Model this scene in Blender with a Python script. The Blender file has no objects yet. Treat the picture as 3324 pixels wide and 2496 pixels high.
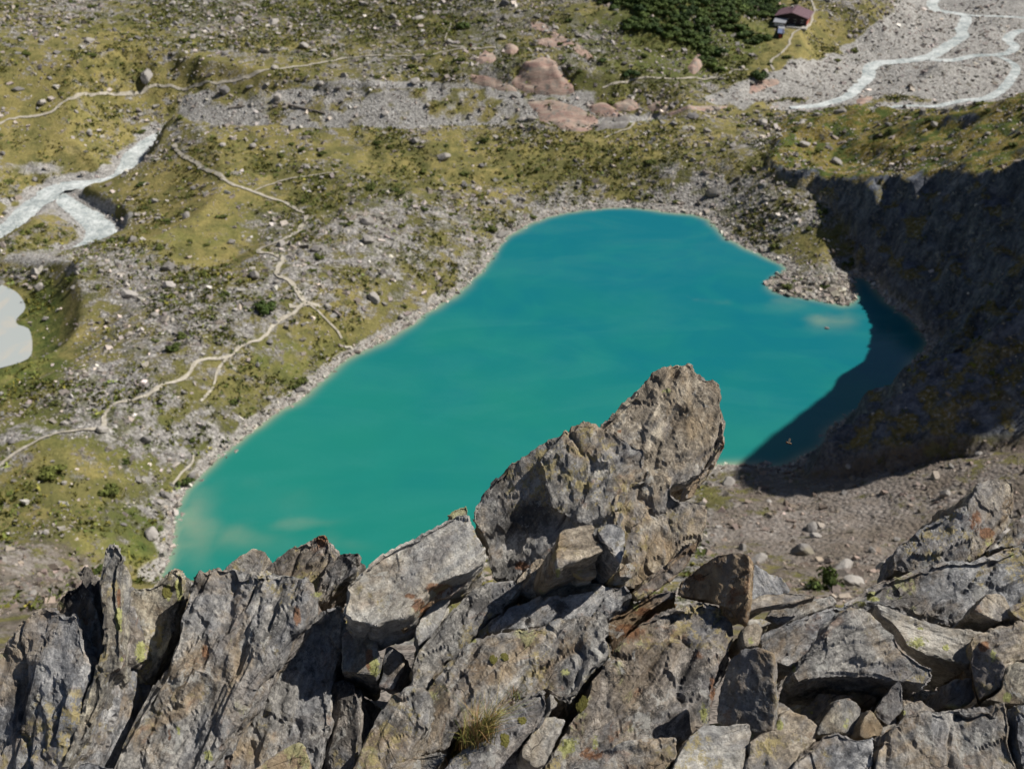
import bpy, bmesh, math, random
import numpy as np
from mathutils import Vector, Matrix

# ------------------------------------------------------------------ camera, sky, sun, exposure
scene = bpy.context.scene
CAM_H = 140.0
PITCH = math.radians(33.0)
FPX = 2372.0                       # focal length in units of a 2212 px wide picture
CX, CY = 1106.0, 830.5
cam_data = bpy.data.cameras.new("camera")
cam_data.sensor_width = 36.0
cam_data.lens = 36.0 * FPX / 2212.0
cam_data.clip_start = 0.05
cam_data.clip_end = 9000.0
cam_data.dof.use_dof = True
cam_data.dof.focus_distance = 3.0
cam_data.dof.aperture_fstop = (cam_data.lens / 1000.0) / 0.0055
cam = bpy.data.objects.new("camera", cam_data)
scene.collection.objects.link(cam)
cam.location = (0, 0, CAM_H)
cam.rotation_euler = (math.pi / 2 - PITCH, 0, 0)
scene.camera = cam

SUN_EL, SUN_AZ = math.radians(46.5), math.radians(15.0)      # azimuth from +X towards +Y
SUN_DIR = Vector((math.cos(SUN_EL) * math.cos(SUN_AZ), math.cos(SUN_EL) * math.sin(SUN_AZ), math.sin(SUN_EL)))
world = bpy.data.worlds.new("World")
scene.world = world
world.use_nodes = True
wn = world.node_tree.nodes
wl = world.node_tree.links
sky = wn.new("ShaderNodeTexSky")
sky.sky_type = 'NISHITA'
sky.sun_disc = False
sky.sun_elevation = SUN_EL
sky.sun_rotation = math.pi / 2 - SUN_AZ
sky.altitude = 2000.0
bg = wn["Background"]
bg.inputs[1].default_value = 0.05
wl.new(sky.outputs[0], bg.inputs[0])
sun_data = bpy.data.lights.new("sun", 'SUN')
sun_data.energy = 4.8
sun_data.angle = math.radians(0.53)
sun_data.color = (1.0, 0.95, 0.87)
sun = bpy.data.objects.new("sun", sun_data)
scene.collection.objects.link(sun)
sun.location = (300, 100, 400)
sun.rotation_euler = SUN_DIR.to_track_quat('Z', 'Y').to_euler()
scene.view_settings.view_transform = 'Standard'
scene.view_settings.look = 'None'
scene.view_settings.exposure = 0.5
scene.view_settings.gamma = 1.0
scene.cycles.max_bounces = 6
scene.cycles.diffuse_bounces = 3

# ------------------------------------------------------------------ helpers
RNG = np.random.default_rng(7)
rnd = random.Random(11)
COL = scene.collection
cP, sP = math.cos(PITCH), math.sin(PITCH)

def rays(uv):
    """directions in the place of points of the 2212 px wide picture"""
    uv = np.atleast_2d(np.asarray(uv, float))
    a = (uv[:, 0] - CX) / FPX
    b = (CY - uv[:, 1]) / FPX
    return np.stack([a, cP + b * sP, -sP + b * cP], 1)

def to_plane(uv, z):
    d = rays(uv)
    z = np.broadcast_to(np.asarray(z, float), (len(d),))
    t = (z - CAM_H) / d[:, 2]
    return np.stack([d[:, 0] * t, d[:, 1] * t, z], 1)

def to_pixel(P):
    x, y, z = P[:, 0], P[:, 1], P[:, 2] - CAM_H
    dep = np.maximum(y * cP - z * sP, 0.3)
    up = y * sP + z * cP
    return np.stack([CX + FPX * x / dep, CY - FPX * up / dep], 1)

def _hash(ix, iy, iz, seed):
    h = (ix * 374761393 + iy * 668265263 + iz * 2147483647 + seed * 1274126177) & 0xFFFFFFFF
    h = ((h ^ (h >> 13)) * 1274126177) & 0xFFFFFFFF
    h = ((h ^ (h >> 16)) * 2246822519) & 0xFFFFFFFF
    return ((h ^ (h >> 15)) & 0xFFFFFF) / float(0xFFFFFF)

def vnoise(P, seed=0):
    P = np.asarray(P, float)
    i = np.floor(P).astype(np.int64)
    f = P - i
    f = f * f * f * (f * (f * 6 - 15) + 10)
    out = 0.0
    for dx in (0, 1):
        wx = f[:, 0] if dx else 1 - f[:, 0]
        for dy in (0, 1):
            wy = f[:, 1] if dy else 1 - f[:, 1]
            for dz in (0, 1):
                wz = f[:, 2] if dz else 1 - f[:, 2]
                out = out + wx * wy * wz * _hash(i[:, 0] + dx, i[:, 1] + dy, i[:, 2] + dz, seed)
    return out * 2 - 1

def fbm(P, octaves=4, seed=0, gain=0.5, lac=2.03):
    P = np.asarray(P, float)
    a, s, n = 1.0, 0.0, 0.0
    for k in range(octaves):
        s = s + a * vnoise(P + k * 17.3, seed + k * 31)
        n += a
        a *= gain
        P = P * lac
    return s / n

def sstep(a, b, x):
    t = np.clip((x - a) / (b - a), 0, 1)
    return t * t * (3 - 2 * t)

def seg_dist(P, L, closed=False):
    """distance of plan points to a polyline, and the interpolated position on it (index + t)"""
    L = np.asarray(L, float)
    if closed:
        L = np.vstack([L, L[:1]])
    best = np.full(len(P), 1e9)
    pos = np.zeros(len(P))
    for k in range(len(L) - 1):
        a, b = L[k, :2], L[k + 1, :2]
        ab = b - a
        t = np.clip(((P[:, 0] - a[0]) * ab[0] + (P[:, 1] - a[1]) * ab[1]) / max(ab @ ab, 1e-9), 0, 1)
        d = np.hypot(P[:, 0] - a[0] - t * ab[0], P[:, 1] - a[1] - t * ab[1])
        m = d < best
        best[m] = d[m]
        pos[m] = k + t[m]
    return best, pos

def inside(P, L):
    L = np.asarray(L, float)
    c = np.zeros(len(P), bool)
    j = len(L) - 1
    for i in range(len(L)):
        xi, yi, xj, yj = L[i, 0], L[i, 1], L[j, 0], L[j, 1]
        if yi != yj:
            m = ((yi > P[:, 1]) != (yj > P[:, 1])) & (P[:, 0] < (xj - xi) * (P[:, 1] - yi) / (yj - yi) + xi)
            c ^= m
        j = i
    return c

def signed(P, L):
    d, _ = seg_dist(P, L, True)
    return np.where(inside(P, L), d, -d)

def tps_fit(C, reg=0.5):
    C = np.asarray(C, float)
    n = len(C)
    X = C[:, :2] / 100.0
    r2 = ((X[:, None] - X[None]) ** 2).sum(-1)
    K = 0.5 * r2 * np.log(r2 + 1e-9) + np.eye(n) * reg * 0.01
    Q = np.hstack([np.ones((n, 1)), X])
    A = np.block([[K, Q], [Q.T, np.zeros((3, 3))]])
    w = np.linalg.solve(A, np.concatenate([C[:, 2], np.zeros(3)]))
    return X, w

def tps_eval(model, P):
    X, w = model
    out = np.zeros(len(P))
    p = P[:, :2] / 100.0
    for s in range(0, len(P), 60000):
        q = p[s:s + 60000]
        r2 = ((q[:, None] - X[None]) ** 2).sum(-1)
        out[s:s + 60000] = (0.5 * r2 * np.log(r2 + 1e-9)) @ w[:-3] + w[-3] + q @ w[-2:]
    return out

def catmull(pts, step):
    pts = np.asarray(pts, float)
    n = len(pts)
    out = []
    for i in range(n - 1):
        p0, p1, p2, p3 = pts[max(i - 1, 0)], pts[i], pts[i + 1], pts[min(i + 2, n - 1)]
        k = max(2, int(np.linalg.norm((p2 - p1)[:2]) / step))
        for t in np.arange(k) / k:
            out.append(0.5 * ((2 * p1) + (p2 - p0) * t + (2 * p0 - 5 * p1 + 4 * p2 - p3) * t * t + (3 * p1 - p0 - 3 * p2 + p3) * t ** 3))
    out.append(pts[-1])
    return np.array(out)

def mesh_from(name, V, F, smooth=False):
    """fast mesh from arrays; F is an (n,k) array of equal faces or a list"""
    me = bpy.data.meshes.new(name)
    if isinstance(F, np.ndarray):
        V = np.ascontiguousarray(V, np.float32)
        n, k = F.shape
        me.vertices.add(len(V))
        me.vertices.foreach_set("co", V.ravel())
        me.loops.add(n * k)
        me.loops.foreach_set("vertex_index", np.ascontiguousarray(F, np.int32).ravel())
        me.polygons.add(n)
        me.polygons.foreach_set("loop_start", np.arange(0, n * k, k, dtype=np.int32))
        me.update(calc_edges=True)
    else:
        me.from_pydata([tuple(map(float, v)) for v in V], [], [tuple(int(i) for i in f) for f in F])
        me.update()
    me.polygons.foreach_set("use_smooth", np.full(len(me.polygons), smooth, bool))
    return me

def add(name, me, mat=None, parent=None, loc=None, label=None, cat=None, group=None, kind=None):
    o = bpy.data.objects.new(name, me)
    COL.objects.link(o)
    if mat is not None and me is not None and len(me.materials) == 0:
        me.materials.append(mat)
    if parent is not None:
        o.parent = parent
    if loc is not None:
        o.location = loc
    if label: o["label"] = label
    if cat: o["category"] = cat
    if group: o["group"] = group
    if kind: o["kind"] = kind
    return o

def vcol(me, name, C):
    C = np.asarray(C, np.float32)
    if C.shape[1] == 3:
        C = np.hstack([C, np.ones((len(C), 1), np.float32)])
    at = me.attributes.new(name, 'FLOAT_COLOR', 'POINT')
    at.data.foreach_set("color", C.ravel())

# ------------------------------------------------------------------ material helpers
class NT:
    def __init__(self, name, rough=0.9, spec=0.3):
        self.m = bpy.data.materials.new(name)
        self.m.use_nodes = True
        self.t = self.m.node_tree
        self.b = self.t.nodes["Principled BSDF"]
        self.b.inputs["Roughness"].default_value = rough
        self.b.inputs["Specular IOR Level"].default_value = spec
    def n(self, typ, **kw):
        nd = self.t.nodes.new(typ)
        for k, v in kw.items():
            setattr(nd, k, v)
        return nd
    def lk(self, a, b):
        self.t.links.new(a, b)
    def val(self, sock, v):
        if hasattr(v, "is_linked") or isinstance(v, bpy.types.NodeSocket):
            self.lk(v, sock)
        else:
            sock.default_value = v
    def coord(self, which="Object", scale=(1, 1, 1), rand=False):
        tc = self.n("ShaderNodeTexCoord")
        mp = self.n("ShaderNodeMapping")
        mp.inputs["Scale"].default_value = scale
        src = tc.outputs[which]
        if rand:
            oi = self.n("ShaderNodeObjectInfo")
            mu = self.n("ShaderNodeVectorMath", operation='MULTIPLY_ADD')
            self.lk(oi.outputs["Random"], mu.inputs[0])
            mu.inputs[1].default_value = (37.0, 53.0, 71.0)
            self.lk(src, mu.inputs[2])
            src = mu.outputs[0]
        self.lk(src, mp.inputs[0])
        return mp.outputs[0]
    def noise(self, vec, scale, detail=6, rough=0.6, dist=0.0):
        nd = self.n("ShaderNodeTexNoise")
        self.lk(vec, nd.inputs["Vector"])
        nd.inputs["Scale"].default_value = scale
        nd.inputs["Detail"].default_value = detail
        nd.inputs["Roughness"].default_value = rough
        nd.inputs["Distortion"].default_value = dist
        return nd.outputs["Fac"]
    def voro(self, vec, scale, feature='F1', out="Distance", rnd_=1.0):
        nd = self.n("ShaderNodeTexVoronoi", feature=feature)
        self.lk(vec, nd.inputs["Vector"])
        nd.inputs["Scale"].default_value = scale
        nd.inputs["Randomness"].default_value = rnd_
        return nd.outputs[out]
    def math(self, op, a, b=0.0, c=0.0, clamp=False):
        nd = self.n("ShaderNodeMath", operation=op, use_clamp=clamp)
        self.val(nd.inputs[0], a); self.val(nd.inputs[1], b); self.val(nd.inputs[2], c)
        return nd.outputs[0]
    def ss(self, x, a, b):
        nd = self.n("ShaderNodeMapRange", interpolation_type='SMOOTHSTEP')
        self.val(nd.inputs["Value"], x)
        nd.inputs["From Min"].default_value = a; nd.inputs["From Max"].default_value = b
        return nd.outputs[0]
    def mix(self, f, a, b, mode='MIX'):
        nd = self.n("ShaderNodeMix", data_type='RGBA', blend_type=mode)
        self.val(nd.inputs[0], f)
        for s, v in ((nd.inputs[6], a), (nd.inputs[7], b)):
            if isinstance(v, tuple):
                s.default_value = v if len(v) == 4 else (*v, 1)
            else:
                self.lk(v, s)
        return nd.outputs[2]
    def ramp(self, x, stops):
        nd = self.n("ShaderNodeValToRGB")
        self.lk(x, nd.inputs[0])
        e = nd.color_ramp.elements
        while len(e) < len(stops):
            e.new(0.5)
        for k, (p, c) in enumerate(stops):
            e[k].position = p
            e[k].color = (*c, 1)
        return nd.outputs[0]
    def attr(self, name):
        nd = self.n("ShaderNodeAttribute", attribute_name=name)
        sp = self.n("ShaderNodeSeparateColor")
        self.lk(nd.outputs["Color"], sp.inputs[0])
        return nd.outputs["Color"], sp.outputs[0], sp.outputs[1], sp.outputs[2]
    def bump(self, h, strength=0.5, dist=0.1, prev=None):
        nd = self.n("ShaderNodeBump")
        nd.inputs["Strength"].default_value = strength
        nd.inputs["Distance"].default_value = dist
        self.lk(h, nd.inputs["Height"])
        if prev is not None:
            self.lk(prev, nd.inputs["Normal"])
        return nd.outputs[0]
    def done(self, color=None, normal=None, rough=None):
        if color is not None:
            if isinstance(color, tuple):
                self.b.inputs["Base Color"].default_value = (*color, 1)
            else:
                self.lk(color, self.b.inputs["Base Color"])
        if normal is not None:
            self.lk(normal, self.b.inputs["Normal"])
        if rough is not None:
            self.val(self.b.inputs["Roughness"], rough)
        return self.m
# ------------------------------------------------------------------ the valley: heights
def R1(pts): return [(x / 3, y / 3) for x, y in pts]                 # zoomed crops of the photograph
def R2(pts): return [(737.3 + x / 3, y / 3) for x, y in pts]
def R3(pts): return [(1474.7 + x / 3, y / 3) for x, y in pts]
def R4(pts): return [(x / 3, 553.7 + y / 3) for x, y in pts]

SHORE_PX = [(300, 1330), (355, 1230), (370, 1190), (374, 1120), (385, 1085), (430, 1030), (480, 985), (540, 935), (610, 885), (680, 835),
    (740, 785), (800, 750), (860, 715), (920, 680), (975, 640), (1020, 605), (1050, 570), (1075, 535), (1095, 510), (1130, 490),
    (1180, 470), (1240, 457), (1310, 450), (1380, 450), (1440, 457), (1495, 462), (1530, 475), (1550, 495), (1575, 515), (1610, 535),
    (1650, 552), (1690, 570), (1700, 585), (1682, 595), (1664, 612), (1680, 628), (1720, 640), (1770, 646), (1815, 656), (1838, 648),
    (1841, 622), (1838, 603), (1852, 598), (1878, 605), (1905, 640), (1950, 675), (1985, 715), (2002, 742), (1985, 768), (1975, 782),
    (1952, 835), (1901, 875), (1885, 893), (1848, 895), (1795, 925), (1785, 945), (1771, 968), (1728, 992), (1690, 1007), (1640, 1007),
    (1575, 1008), (1530, 1012), (1450, 1035), (1350, 1080), (1220, 1135), (1080, 1190), (950, 1240), (700, 1300), (450, 1340)]
SHORE = to_plane(SHORE_PX, 0.0)
_s = catmull(np.vstack([SHORE, SHORE[:1]]), 3.0)[:-1]
SHORE2 = _s[:, :2] + np.stack([fbm(_s * 0.22, 3, 5), fbm(_s * 0.22 + 50, 3, 9)], 1) * 1.1

POND_PX = [(-80, 606), (0, 615), (15, 620), (40, 635), (55, 665), (35, 690), (40, 702), (62, 710), (70, 745), (60, 775), (0, 795), (-80, 812)]
POND_Z = 1.0
POND = catmull(np.vstack([to_plane(POND_PX, POND_Z), to_plane(POND_PX[:1], POND_Z)]), 2.0)[:-1]

ctrl = []
def cp(u, v, z): ctrl.append(to_plane([(u, v)], z)[0])
for x in (-260, -150, -70, 0, 70, 150):
    for y, z in ((-60, 128), (-20, 136), (3, 137), (20, 116), (60, 76), (100, 42), (130, 22)):
        k = max(0, x - 40) * (0.16 if y > 60 else 0.0)
        ctrl.append((x, y, z + k))
for x, y, z in ((60, 150, 14), (90, 150, 24), (115, 150, 33), (100, 165, 20), (70, 172, 8), (150, 150, 45), (220, 150, 60),
                (-60, 150, 5), (-90, 150, 9), (-140, 150, 13), (-30, 168, 1), (10, 168, 2), (40, 172, 3)):
    ctrl.append((x, y, z))
for u, v, z in ((650, 660, 8), (500, 770, 9), (230, 900, 10), (0, 1000, 12), (100, 1150, 12), (260, 1100, 7), (800, 610, 6), (950, 560, 5),
                (560, 550, 10), (330, 600, 9), (185, 760, 8.5), (30, 850, 9), (60, 700, 1), (110, 640, 3), (0, 540, 0), (0, 900, 11),
                (420, 480, 3.5), (380, 350, 5.5), (470, 560, 6), (330, 540, 3.5), (100, 350, 4), (0, 450, 1), (0, 330, 6), (200, 270, 9), (100, 540, 6.5), (185, 538, 6), (10, 550, 6),
                (500, 292, 13), (650, 292, 13.5), (800, 290, 13), (950, 287, 12.5), (1100, 284, 12), (1250, 287, 11), (600, 400, 10), (900, 400, 8),
                (1200, 400, 4.5), (1450, 400, 5), (1350, 330, 9), (1500, 320, 10),
                (0, 200, 15), (0, 100, 19), (0, 0, 25), (500, 0, 25), (1000, 0, 27), (600, 110, 18), (300, 180, 15), (600, 200, 14.5), (900, 200, 14), (1000, 130, 18),
                (1180, 150, 19), (1190, 225, 13), (1300, 60, 25), (1500, 60, 24), (1420, 0, 32), (1600, 20, 24), (1700, 70, 14), (1760, 100, 12),
                (1900, 150, 10), (2212, 60, 11), (1800, 205, 9), (1600, 205, 9.5), (2100, 190, 9.5), (2000, 20, 12), (2212, 0, 14), (1400, 225, 13), (1350, 262, 12),
                (1640, 345, 12), (1600, 400, 8), (1690, 470, 8), (1620, 450, 6), (1750, 545, 5), (1640, 280, 11), (1560, 260, 11),
                (1790, 590, 3)):
    cp(u, v, z)
for x, y, z in ((-400, 300, 20), (-400, 500, 45), (-400, 150, 40), (0, 640, 50), (-250, 640, 55), (250, 640, 30), (400, 400, 20), (400, 640, 45),
                (180, 380, 10), (230, 400, 10), (300, 300, 20), (150, 250, 10), (250, 220, 20)):
    ctrl.append((x, y, z))
BASE = tps_fit(ctrl, 0.4)

# the spur and mountain on the right
fc = []
for u, v, z in ((1650, 352, 12.5), (1700, 372, 12.5), (1760, 358, 15), (1850, 352, 14), (1900, 346, 18.5), (2050, 337, 27), (2212, 305, 35),
                (1700, 300, 14), (1800, 285, 16), (1900, 260, 21), (2050, 235, 28.5), (2212, 205, 36), (1850, 235, 18), (1750, 260, 15)):
    fc.append(to_plane([(u, v)], z)[0])
for x, y, z in ((128, 213, 72), (140, 241, 58), (150, 222, 98), (175, 228, 122), (240, 235, 130), (110, 203, 47), (136, 193, 86), (150, 189, 102), (168, 193, 128), (190, 198, 146), (225, 212, 160), (158, 171, 64), (185, 172, 78), (122, 180, 50), (105, 180, 36),
                (150, 280, 46), (175, 275, 56), (220, 280, 68), (150, 330, 24), (190, 375, 5), (250, 380, 5), (110, 390, 0), (60, 395, 0), (230, 320, 50), (85, 215, 30),
                (300, 240, 130), (300, 320, 60), (95, 240, 40), (80, 190, 26), (60, 360, 6)):
    fc.append((x, y, z))
SPUR = tps_fit(fc, 0.4)
TOE = np.vstack([to_plane([(1648, 362)], 11.5), to_plane([(1716, 428)], 8), to_plane([(1772, 484)], 5), to_plane([(1832, 558)], 2), to_plane([(1845, 598)], 0),
                 to_plane([(1880, 604), (1910, 640), (1955, 675), (1990, 715), (2006, 742), (1990, 768), (1980, 784), (1958, 838), (1906, 878),
                           (1888, 897), (1850, 899), (1800, 929), (1790, 949), (1776, 972), (1735, 998), (1700, 1020)], 0.3),
                 to_plane([(1740, 1028)], 5), to_plane([(1900, 985)], 13), to_plane([(2050, 945)], 19), to_plane([(2212, 905)], 26)])
MPOLY = np.vstack([TOE[:, :2], [(125, 157), (170, 155), (520, 140), (520, 420), (60, 420)], to_plane([(1640, 320)], 12)[:, :2]])
_, _ = 0, 0
TOEZ = np.concatenate([TOE[:, 2], [30, 36, 40, 10, 8, 11]])

# rivers: plan polyline with half width and water level
def river(px, hw, z):
    n = len(px)
    hw = np.interp(np.arange(n), np.linspace(0, n - 1, len(hw)), hw)
    z = np.interp(np.arange(n), np.linspace(0, n - 1, len(z)), z)
    P = to_plane(px, z)
    return catmull(np.column_stack([P, hw]), 2.0)
RIV = {}
RIV["main"] = river(R2([(2000, 800), (1650, 826), (1350, 826), (1050, 832), (700, 850), (300, 868), (0, 876)]) + R1([(1900, 876), (1500, 874), (1250, 872), (1120, 868), (1040, 872), (950, 930), (865, 1000),
        (835, 1075), (790, 1140), (640, 1190), (470, 1200), (350, 1230), (300, 1275), (215, 1330), (130, 1410), (60, 1475), (-60, 1560), (-200, 1640)]),
        [2.5, 2.5, 2.5, 2.8, 3.2, 3.4, 3.6], [6, 4, 2.5, 1.5, 0.3, -0.6, -1.5])
RIV["loop"] = river(R1([(330, 1235), (420, 1300), (530, 1380), (610, 1440), (650, 1490), (645, 1545), (560, 1590), (470, 1632)]),
        [2.0, 2.6, 3.2, 3.8, 4.2, 3.0, 1.6], [-0.9, -1.2, -1.4, -1.5])
RIV["braid"] = river(R3([(1700, -60), (1620, 20), (1650, 70), (1790, 90), (1840, 115), (1805, 195), (1815, 235), (1700, 310), (1600, 370), (1400, 400), (1260, 412), (1212, 450), (1200, 505), (1130, 570), (1070, 625), (900, 680), (700, 700)]),
        [2.2, 2.2, 2.4, 2.6, 2.0, 1.5], [10.2, 9.4, 8.2])
RIV["side"] = river(R3([(2400, 190), (2212, 200), (2140, 220), (2108, 260), (2150, 300), (2120, 340), (2030, 358), (1900, 362), (1750, 392), (1600, 388)]), [1.8, 2.0, 1.6, 1.6], [10.3, 9.5])
RIV["upper"] = river(R3([(2400, 135), (2212, 118), (2060, 108), (1920, 105), (1840, 100)]), [1.5, 1.2, 1.0], [10.6, 10.0])
RIV["shallow"] = river(R3([(2040, 366), (2120, 400), (2160, 440), (2140, 500), (2060, 590), (1960, 640), (1800, 655), (1640, 690), (1500, 686), (1400, 690), (1270, 712)]), [0.9, 1.6, 1.6, 1.0, 0.8], [9.6, 9.1])

def heights(P, detail=True):
    P = P[:, :2]
    b = tps_eval(BASE, P)
    far = sstep(560, 900, P[:, 1]) + sstep(280, 520, np.abs(P[:, 0]))
    b = np.clip(b, -6, 150)
    # far surroundings rise into mountains
    ring = np.maximum(np.maximum(np.abs(P[:, 0]) - 300, P[:, 1] - 620), 0)
    b = b * (1 - np.clip(far, 0, 1)) + np.clip(far, 0, 1) * (35 + ring * 0.42)
    P3 = np.column_stack([P, np.zeros(len(P))])
    und = fbm(P3 / 42.0, 4, 21) * 3.0 + fbm(P3 / 11.0, 3, 25) * 0.9
    near = sstep(150, 60, P[:, 1])
    b = b + und * (1 - 0.5 * near) * sstep(2, 30, P[:, 1])
    # lake basin
    sd = signed(P, SHORE2)
    beach = 0.10 + np.maximum(-sd, 0) * 0.22
    wgt = sstep(0, 22, -sd)
    out = beach * (1 - wgt) + np.maximum(b, beach * 0.6) * wgt
    b = np.where(sd > 0, -0.12 - np.minimum(sd * 0.22, 7), out)
    # spur, cliffs
    f = tps_eval(SPUR, P)
    dm = signed(P, MPOLY)
    _, pos = seg_dist(P, MPOLY, True)
    tz = np.interp(pos % len(TOEZ), np.arange(len(TOEZ) + 1), np.append(TOEZ, TOEZ[0]))
    # buttresses and gullies
    gul = fbm(np.column_stack([P[:, 0] / 9, P[:, 1] / 9, np.zeros(len(P))]), 4, 61)
    rib = 1 - np.abs(fbm(np.column_stack([P[:, 0] / 16, P[:, 1] / 16, np.zeros(len(P))]), 3, 67)) * 2
    dd = np.maximum(dm + (gul * 4.5 + rib * 3.5 - 1.5) * sstep(0, 8, dm), 0)
    prof = dd * 1.35 + np.maximum(dd - 26, 0) * 2.2 + fbm(P3 / 5.0, 3, 71) * 2.3 * sstep(0, 6, dm)
    pn = prof / 7.0 + fbm(P3 / 12.0, 3, 73) * .9
    fl = np.floor(pn)
    prof = np.where(dd < 45, .45 * prof + .55 * 7.0 * (fl + sstep(.45, .95, pn - fl) - fbm(P3 / 12.0, 3, 73) * .9), prof)
    f = f + fbm(P3 / 14.0, 4, 75) * 3.4 + fbm(P3 / 4.5, 3, 79) * 1.1 + fbm(P3 / 60., 3, 77) * 3.5 * sstep(130, 170, P[:, 0])
    m = np.minimum(f, tz + prof)
    m = np.where(dm > 0, m, -99)
    z = np.maximum(b, m)
    cliff = np.clip((m - b) / 1.5, 0, 1) * sstep(0, 2, dm)
    top = sstep(2.0, -1.5, f - (tz + prof)) * sstep(228, 245, P[:, 1])                       # on the spur's own top rather than its face
    # river channels
    rd = np.full(len(P), 1e9)
    for key, L in RIV.items():
        d, pos = seg_dist(P, L)
        i0 = np.clip(pos.astype(int), 0, len(L) - 2)
        t = pos - i0
        wz = L[i0, 2] * (1 - t) + L[i0 + 1, 2] * t
        hw = L[i0, 3] * (1 - t) + L[i0 + 1, 3] * t
        e = d - hw * (1 + 0.0)
        wob = fbm(P3 / 7.0, 3, 83)
        bank = 0.22
        if key in ("main", "loop"):
            T = L[i0 + 1, :2] - L[i0, :2]
            left = (T[:, 0] * (P[:, 1] - L[i0, 1]) - T[:, 1] * (P[:, 0] - L[i0, 0])) > 0
            low = sstep(-116, -134, L[i0, 0]) if key == "main" else np.ones(len(P))
            bank = np.where(left, 0.6 * (1 - low) + 1.5 * low, 0.62 * (1 - low) + 0.45 * low)
        apron = 2.0 if key in ("main", "loop") else 6.0
        h = wz - 0.45 + np.where(e > 0, 0.42 + np.minimum(e, apron) * 0.10 + np.maximum(e - apron * (1 + 0.6 * wob), 0) * bank * (1 + 0.3 * wob) + np.maximum(e - 17, 0) * 0.5, 0)
        if key in ("main", "loop"):
            h = np.where(low > .01, wz - .03 + np.minimum(h - wz + .03, np.where(e > 0, (3.2 + 0.16 * e + 0.004 * e * e) * low + 99 * (1 - low), 9)), h)
        m2 = e < 60
        z = np.where(m2, np.minimum(z, h), z)
        rd = np.minimum(rd, e)
    # pond
    sp = signed(P, POND)
    z = np.where(sp > 0, np.minimum(z, POND_Z - 0.3 - sp * 0.05), np.where(sp > -20, np.minimum(z, POND_Z - 0.05 - sp * (0.05 + 0.04 * np.maximum(-sp, 0))), z))
    return z, sd, cliff, top, rd, sp

def axis(lo, hi, step, far_lo, far_hi):
    a = list(np.arange(lo, hi + step / 2, step))
    s, x = step, hi
    while x < far_hi:
        s *= 1.25; x += s; a.append(x)
    s, x = step, lo
    pre = []
    while x > far_lo:
        s *= 1.25; x -= s; pre.append(x)
    return np.array(pre[::-1] + a)
GX = axis(-235, 235, 1.0, -1800, 1800)
GY = np.concatenate([axis(-10, 330, 1.0, -900, 331)[:-1], axis(331, 560, 1.0, 330.5, 3000)[1:]])
GY = np.unique(np.round(GY, 3))
NX, NY = len(GX), len(GY)
gx, gy = np.meshgrid(GX, GY)
GP = np.column_stack([gx.ravel(), gy.ravel()])
GZ, G_SD, G_CLIFF, G_TOP, G_RD, G_POND = heights(GP)
GZ2 = GZ.reshape(NY, NX)

def ground_z(P):
    P = np.atleast_2d(P)
    ix = np.clip(np.searchsorted(GX, P[:, 0]) - 1, 0, NX - 2)
    iy = np.clip(np.searchsorted(GY, P[:, 1]) - 1, 0, NY - 2)
    tx = np.clip((P[:, 0] - GX[ix]) / (GX[ix + 1] - GX[ix]), 0, 1)
    ty = np.clip((P[:, 1] - GY[iy]) / (GY[iy + 1] - GY[iy]), 0, 1)
    return (GZ2[iy, ix] * (1 - tx) * (1 - ty) + GZ2[iy, ix + 1] * tx * (1 - ty) + GZ2[iy + 1, ix] * (1 - tx) * ty + GZ2[iy + 1, ix + 1] * tx * ty)

def grid_at(A, P):
    ix = np.clip(np.round(np.interp(P[:, 0], GX, np.arange(NX))).astype(int), 0, NX - 1)
    iy = np.clip(np.round(np.interp(P[:, 1], GY, np.arange(NY))).astype(int), 0, NY - 1)
    return A.reshape(NY, NX)[iy, ix]

def to_ground(uv):
    """where the line of sight through a picture point meets the ground"""
    d = rays(uv)
    n = len(d)
    t = np.full(n, 110.0)
    hit = np.zeros(n, bool)
    tp = t.copy()
    for k in range(330):
        p = d * t[:, None]; p[:, 2] += CAM_H
        h = p[:, 2] < np.maximum(ground_z(p), 0.0)
        hit |= h
        tp = np.where(hit, tp, t)
        t = np.where(hit, t, t + 2.0)
        if hit.all():
            break
    lo, hi = tp, t
    for k in range(12):
        mid = (lo + hi) / 2
        p = d * mid[:, None]; p[:, 2] += CAM_H
        b = p[:, 2] < np.maximum(ground_z(p), 0.0)
        hi = np.where(b, mid, hi); lo = np.where(b, lo, mid)
    p = d * hi[:, None]; p[:, 2] += CAM_H
    return p

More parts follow.
